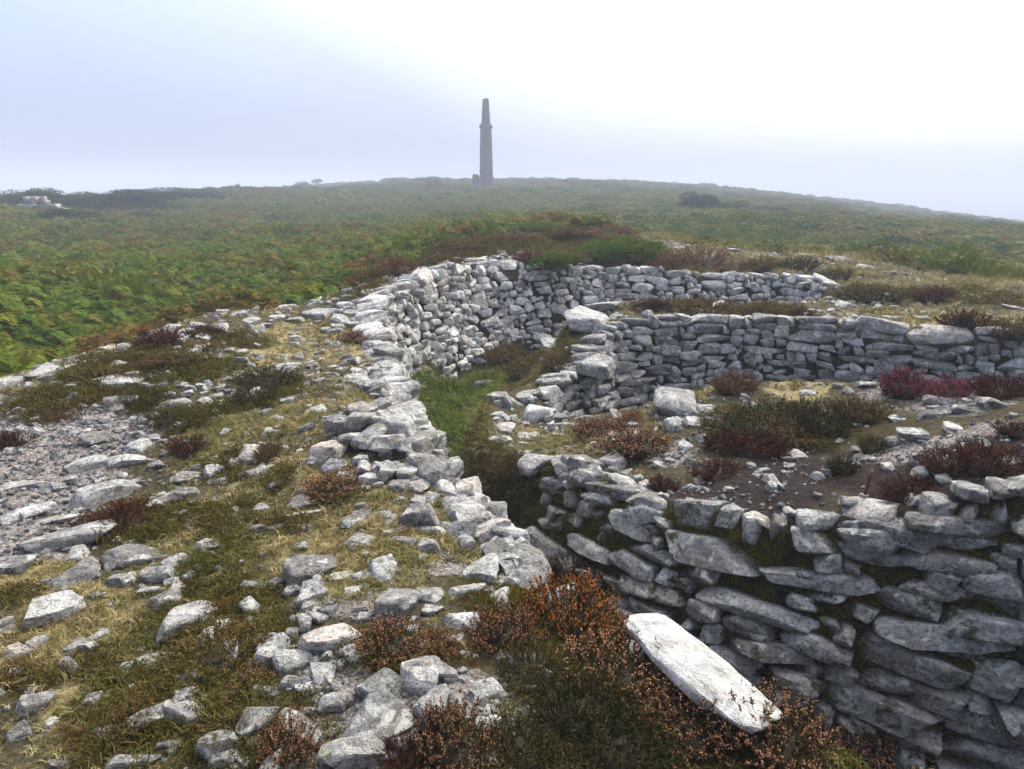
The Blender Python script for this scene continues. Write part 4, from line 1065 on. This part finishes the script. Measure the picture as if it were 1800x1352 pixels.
# low scrub and heath, out to where the moor fades
x, y = sector(80000, 14, 330, .82, .85)
k = ~inside(OUTER, x, y); x, y = x[k], y[k]; d = np.hypot(x, y); z = land(x, y)
hs = np.interp(d, [14, 60, 330], [.55, .95, 2.6]) * np.exp(rng.normal(-.1, .30, len(x))); zs = hs * np.interp(d, [14, 60, 330], [.65, .5, .28]) * (1 + .5 * noise2(x, y, 9, 3.1))
scatter("moor_scrub", "dark heath and low scrub on the far moor", "scrub", np.stack([x, y, z - .06], -1), rots(len(x), .1), np.stack([hs, hs, np.maximum(zs, .1)], -1), [shrub_clump(61 + i) for i in range(4)])

def on_bank(n, x0, x1, y0, y1, fn, lo=.30, gain=1.6):
    x = rng.uniform(x0, x1, n); y = rng.uniform(y0, y1, n)
    k = (rng.random(n) < np.clip((fn(x, y) - lo) * gain, 0, 1)) & (dig(x, y) < .02)
    return x[k], y[k]
# dry grass
XS, YS = [], []
for n, bx in ((90000, (-5, 1.6, 1.5, 6.5)), (26000, (-5, 4, 6, 12)), (34000, (3, 13, 8.5, 18))):
    x, y = on_bank(n, *bx, lambda x, y: np.maximum(zone("s", x, y) - .35 * zone("m", x, y), .39 - .5 * zone("g", x, y) - .5 * zone("o", x, y))); XS.append(x); YS.append(y)
x = np.concatenate(XS); y = np.concatenate(YS)
s = sizes(len(x), .035, .085); s[:, 2] *= rng.uniform(.5, 1.1, len(x)); s *= np.interp(np.hypot(x, y), [3, 8, 16], [.9, 1.1, 2.2])[:, None]
scatter("dry_grass", "bleached dry grass carpeting the banks between the stones", "grass", np.stack([x, y, land(x, y) - .006], -1), rots(len(x), .25), s, [tuft(71 + i, 14, MAT_STRAW, lean=1.4, wd=.03) for i in range(4)])
# low heather mats
XS, YS = [], []
for n, bx in ((26000, (-5, 2.2, 1.5, 6.5)), (20000, (-5, 6, 6, 13)), (16000, (-2, 13, 9, 22))):
    x, y = on_bank(n, *bx, lambda x, y: zone("m", x, y) - .12); XS.append(x); YS.append(y)
x = np.concatenate(XS); y = np.concatenate(YS)
s = sizes(len(x), .09, .19, (.5, .9)) * np.interp(np.hypot(x, y), [3, 8, 18], [.75, 1.1, 2.2])[:, None]
scatter("heather_mat", "low brown and olive heather matting over the banks", "heather", np.stack([x, y, land(x, y) - .01], -1), rots(len(x), .15), s, [shrub_clump(81 + i, 150, MAT_MAT) for i in range(3)] + [tuft(86, 22, MAT_MAT, lean=.9, wd=.022)])
# green grass on the trench floor
x = rng.uniform(-1.6, .8, 26000); y = rng.uniform(3.4, 10.2, 26000)
k = (dig(x, y) > .75) & (rng.random(len(x)) < np.where(inside(TRENCH, x, y), 1, .25)); x, y = x[k], y[k]
s = sizes(len(x), .12, .34, (.6, 1.1)) * (1 + .45 * noise2(x, y, .5, 2.9))[:, None]
scatter("trench_grass", "lush green grass on the floor of the trench", "grass", np.stack([x, y, land(x, y) - .01], -1), rots(len(x), .3), s, [tuft(91 + i, 16, MAT_GREEN, lean=1.2, wd=.022) for i in range(4)])
# tawny grass where the banks meet the bracken on the right
x, y = sector(7000, 9, 26, .8); e2 = seg_ratio(np.c_[OUTER, np.ones(len(OUTER))], x, y, False)
k = (x > 3.5) & (e2 < 1.3 + .6 * noise2(x, y, 2, 1.4)) & (dig(x, y) < .01); x, y = x[k], y[k]
scatter("tawny_grass", "tawny tussock grass edging the barrow's right side", "grass", np.stack([x, y, land(x, y) - .02], -1), rots(len(x), .2), sizes(len(x), .22, .45, (.6, 1.1)), [tuft(95 + i, 26, MAT_STRAW, lean=1.0, wd=.012) for i in range(2)])
# turf down the sides of the nose
x = rng.uniform(-.6, 1.4, 24000); y = rng.uniform(4.6, 10.6, 24000); g = dig(x, y)
k = (g > .02) & (g < .9) & (seg_ratio(np.c_[LIP_RING[40:, :2], np.ones(len(LIP_RING) - 40)], x, y, False) < .9) & inside(TRENCH, x, y); x, y = x[k], y[k]
scatter("bank_turf", "tawny grass and heather clothing the bank beside the trench", "turf", np.stack([x, y, land(x, y) - .01], -1), rots(len(x), .4), sizes(len(x), .07, .17, (.6, 1)), [shrub_clump(111, 150, MAT_MAT), tuft(112, 18, MAT_STRAW, lean=1.2, wd=.015), tuft(113, 18, MAT_MAT, lean=1.2, wd=.02)])
# moss on the leaning wall
x = rng.uniform(.0, 4.2, 60000); y = rng.uniform(2.0, 6, 60000); g = dig(x, y)
k = (g > .05) & (g < .98) & (noise2(x, y, .35, 3.9) > -.22) & (y > 3.4 - .55 * (x - 1.6)); x, y = x[k], y[k]
scatter("wall_moss", "olive moss and wisps of grass between the leaning wall's slabs", "moss", np.stack([x, y, land(x, y) + .005], -1), rots(len(x), .5), sizes(len(x), .05, .13, (.5, 1)), [shrub_clump(101, 90, MAT_MOSS), shrub_clump(102, 90, MAT_MOSS), tuft(103, 10, MAT_STRAW, lean=1.3, wd=.012)], rng.choice([0, 1, 2], len(x), p=[.48, .48, .04]))
# golden moss on the near lip by the white slab
PX = [hit(u, v)[0] for u, v in ((1110, 1130), (1150, 1160), (1190, 1190), (1140, 1140), (900, 1040), (940, 1050), (1230, 1210))]
pts = np.concatenate([np.stack([rng.normal(p[0], .07, 260), rng.normal(p[1], .07, 260)], -1) for p in PX]); x, y = pts.T
k = dig(x, y) < .05; x, y = x[k], y[k]
scatter("golden_moss", "golden brown moss cushion beside the white slab", "moss", np.stack([x, y, land(x, y) - .004], -1), rots(len(x), .3), sizes(len(x), .04, .085, (.5, .9)), [shrub_clump(105, 110, MAT_MOSS), shrub_clump(106, 110, MAT_MOSS)])
# gravel and small stones
XS, YS = [], []
for n, bx in ((46000, (-6, 2, 1.5, 7)), (16000, (-5, 5, 6, 12)), (7000, (.3, 5, 3.4, 7)), (6000, (3, 12, 9, 20))):
    x, y = on_bank(n, *bx, lambda x, y: np.maximum(np.maximum(zone("g", x, y), .55 * zone("o", x, y)), .46), .42, 3); XS.append(x); YS.append(y)
x = np.concatenate(XS); y = np.concatenate(YS)
s = np.exp(rng.normal(math.log(.017), .55, len(x))) * np.interp(np.hypot(x, y), [3, 10, 20], [.9, 1.9, 4])
s = np.clip(s, .006, .10); s3 = np.stack([s, s * rng.uniform(.6, 1, len(x)), s * rng.uniform(.4, .8, len(x))], -1)
gr = scatter("gravel", "loose gravel and stone chips strewn over the banks", "gravel", np.stack([x, y, land(x, y) + s * .12], -1), rots(len(x), .3), s3, [stone_mesh(700 + i, 2, mat=MAT_GRAVEL, cuts=4, rough=.1) for i in range(6)])
# rubble too small or too far to tell apart
XS, YS = [], []
for n, bx in ((3000, (-5, 1, 1.6, 7)), (1300, (-5, 6, 7, 14)), (200, (.6, 5, 3.6, 6.6))):
    x, y = on_bank(n, *bx, lambda x, y: .56 - .16 * zone("s", x, y) - .26 * zone("g", x, y) * (x < -1.5), .36, 3); XS.append(x); YS.append(y)
ii = rng.integers(14, len(LIP_LEFT) + len(LIP_FAR) - 30, 420); LL = np.concatenate([LIP_LEFT, LIP_FAR])
tx = LL[np.minimum(ii + 1, len(LL) - 1), 0] - LL[ii - 1, 0]; ty = LL[np.minimum(ii + 1, len(LL) - 1), 1] - LL[ii - 1, 1]; tl = np.hypot(tx, ty) + 1e-6
off = np.abs(rng.normal(0, .55, len(ii))) + .05
XS.append(LL[ii, 0] - ty / tl * off + rng.normal(0, .08, len(ii))); YS.append(LL[ii, 1] + tx / tl * off + rng.normal(0, .08, len(ii)))
x = np.concatenate(XS); y = np.concatenate(YS); k = (dig(x, y) < .02) & ~((x > .0) & (y < 2.75)); x, y = x[k], y[k]
s = np.exp(rng.normal(math.log(.066), .42, len(x))) * np.interp(y, [6, 11], [1, 1.7]); s3 = np.stack([s, s * rng.uniform(.5, .9, len(x)), s * rng.uniform(.3, .7, len(x))], -1)
scatter("rubble", "small broken stones half sunk in the turf of the banks", "rubble", np.stack([x, y, land(x, y) + s * .08], -1), np.stack([rng.normal(0, .15, len(x)), rng.normal(0, .15, len(x)), rng.normal(.5, .7, len(x))], -1), s3, MID_ST[:8])

# ------------------------------------------------------------------ chimney and ruins on the moor
def masonry(name, c1, c2, sc, rows):
    m = M(name, .92, .15)
    tc = m.n("ShaderNodeTexCoord"); geo = m.n("ShaderNodeNewGeometry")
    n = m.noise(geo.outputs["Position"], sc, 5, .7); n2 = m.noise(geo.outputs["Position"], 7, 4, .7)
    c = m.ramp(n, [(.3, c1), (.7, c2)])
    m.color(m.mix(1, c, m.ramp(n2, [(.35, .5), (.62, 1.2)]), "MULTIPLY"))
    m.bump(n2, .1, .8)
    return m.m
MAT_RUBBLE = masonry("chimney_granite", (.030, .024, .018), (.10, .080, .060), 1.4, 0)
MAT_BRICK = masonry("chimney_brick", (.055, .032, .024), (.10, .062, .045), 1.1, 0)
D = 130.0; S1 = D / FPX
cx = at_d(855, 328, D)[0]; cz = float(land([cx], [D])[0]) - .3
chim = empty("mine_chimney", (cx, D, cz))
tag(chim, "tall tapering stone mine chimney with ragged brick top on the moor", "chimney")
def lathe(name, prof, mat, parent, seg=28, ragged=0, wob=.0):
    r = np.random.default_rng(int(prof[0][0] * 100)); V = []; Fq = []
    for j, (R, z) in enumerate(prof):
        for i in range(seg):
            a = i * 2 * math.pi / seg
            rr = R * (1 + wob * r.normal())
            zz = z + (ragged * (math.sin(a + 2.4) * .6 + .35 * r.normal()) if ragged and j >= len(prof) - 2 else 0)
            V.append((math.cos(a) * rr, math.sin(a) * rr, zz))
    for j in range(len(prof) - 1):
        for i in range(seg):
            Fq.append((j * seg + i, j * seg + (i + 1) % seg, (j + 1) * seg + (i + 1) % seg, (j + 1) * seg + i))
    return mesh_obj(name, V, Fq, mat, parent, False)
h1 = at_d(855, 226, D)[2] - cz; h2 = h1 + 6 * S1; h3 = at_d(855, 175, D)[2] - cz; S1 *= 1.10
lathe("lower_shaft", [(10.8 * S1 * (1 - .20 * t / 12) , h1 * t / 12) for t in range(13)], MAT_RUBBLE, chim, wob=.012)
lathe("string_course", [(8.3 * S1, h1 - .12), (10.4 * S1, h1 + .22), (10.6 * S1, h1 + .34), (8.2 * S1, h2 + .1), (7.0 * S1, h2 + .1)], MAT_RUBBLE, chim)
lathe("upper_shaft", [(7.2 * S1 - (2.5 * S1) * t / 10, h1 + .3 + (h3 - h1 - .3) * t / 10) for t in range(11)] + [(3.6 * S1, h3), (3.6 * S1, h1 + 2)], MAT_BRICK, chim, ragged=.28, wob=.01)
op = mesh_obj("flue_arch", [(x_, -10.75 * S1 - .02, z_) for x_, z_ in ((-.35, .2), (.35, .2), (.35, 1.0), (.2, 1.3), (-.2, 1.3), (-.35, 1.0))] + [(x_, -9 * S1, z_) for x_, z_ in ((-.35, .2), (.35, .2), (.35, 1.0), (.2, 1.3), (-.2, 1.3), (-.35, 1.0))],
    [(0, 1, 2, 3, 4, 5)] + [(i, (i + 1) % 6, 6 + (i + 1) % 6, 6 + i) for i in range(6)], MAT_RUBBLE, chim)
rx = at_d(837, 328, D - 2)[0]
rv = []; rf = []
r2 = random.Random(5)
me = stone_mesh(1201, 9, p=4, cuts=4, rough=.05, mat=MAT_RUBBLE)
ruin = place("ruined_stump", me)
ruin.location = (rx, D - 2, float(land([rx], [D - 2])[0]) + .95); ruin.scale = (1.25, 1.1, 3.0)
tag(ruin, "round topped stump of ruined masonry left of the chimney foot", "ruin")
# ruined wall at the left edge of the moor
wl = empty("ruined_wall", (at_d(62, 352, 56)[0], 56, float(land([at_d(62, 352, 56)[0]], [56])[0])))
tag(wl, "pale broken wall among gorse at the far left skyline", "ruin")
for c_ in range(4):
    xo = -2.1 + .35 * c_ + random.uniform(0, .4)
    while xo < 1.9 - .5 * c_:
        w_ = random.uniform(.4, .85)
        o = place("stone", random.choice(DARK_ST), wl)
        o.location = (xo + w_ / 2, random.uniform(-.1, .1), .12 + c_ * .27); o.scale = (w_ * 1.08, .6, .33)
        o.rotation_euler = (0, random.gauss(0, .06), random.gauss(0, .1)); xo += w_

# far hazy trees on the ridge
def tree(u, v, dist, h, label):
    p = at_d(u, v, dist); z0 = float(land([p[0]], [dist])[0])
    t = empty("far_tree", (p[0], dist, z0)); tag(t, label, "tree", "hazy trees on the left ridge")
    o = place("trunk", stem_mesh(44, .6, .04, 3), t); c = place("crown", random.choice(GORSE), t); c.location = (0, 0, .18); c.scale = (1.1, 1.1, .75)
    t.scale = (h, h, h)
tree(556, 318, 215, 2.2, "small wind bent tree faint in the fog on the left ridge")
tree(362, 328, 150, 2.2, "faint bush shaped tree in fog above the left skyline")

# rusty rod in the cairn
p, _ = hit(1516, 888)
rust = M("rusty_iron", .9, .2); gq = rust.n("ShaderNodeNewGeometry")
rust.color(rust.ramp(rust.noise(gq.outputs["Position"], 60, 4), [(.3, (.05, .016, .009)), (.7, (.13, .042, .022))]))
B = Buf()
path = [(-.004, 0, -.08), (0, 0, 0), (.006, 0, .07), (.004, .002, .13), (.012, .004, .16)]; seg = 8
V = []
for j, q in enumerate(path):
    for i in range(seg):
        a = i * 2 * math.pi / seg; rr = .011 if j < 4 else .008
        V.append((q[0] + math.cos(a) * rr, q[1] + math.sin(a) * rr, q[2]))
rod = mesh_obj("rusty_rod", V, [(j * seg + i, j * seg + (i + 1) % seg, (j + 1) * seg + (i + 1) % seg, (j + 1) * seg + i) for j in range(len(path) - 1) for i in range(seg)] + [tuple(range(4 * seg, 5 * seg))], rust.m, None, True)
rod.location = (p[0], p[1], float(land([p[0]], [p[1]])[0])); rod.rotation_euler = (0, .12, 0)
tag(rod, "short rusty iron rod standing in the cairn's wall top", "rod")

# ------------------------------------------------------------------ the mist
lo_z, hi_z = -28.0, cz + h3 + 3.0
hb = mesh_obj("haze", [(sx * 1500, yy, zz) for zz in (lo_z, hi_z) for yy in (-500, 1600) for sx in (-1, 1)],
    [(0, 2, 3, 1), (4, 5, 7, 6), (0, 1, 5, 4), (2, 6, 7, 3), (0, 4, 6, 2), (1, 3, 7, 5)])
hm = bpy.data.materials.new("mist"); hm.use_nodes = True; hm.node_tree.nodes.clear()
ho = hm.node_tree.nodes.new("ShaderNodeOutputMaterial"); hv = hm.node_tree.nodes.new("ShaderNodeVolumePrincipled")
hv.inputs["Color"].default_value = (.60, .645, .76, 1); hv.inputs["Density"].default_value = .0030; hv.inputs["Anisotropy"].default_value = .0
hm.node_tree.links.new(hv.outputs[0], ho.inputs["Volume"])
hb.data.materials.append(hm)
tag(hb, "pale sea mist drifting over the moor and veiling the distance", "mist", kind="stuff")
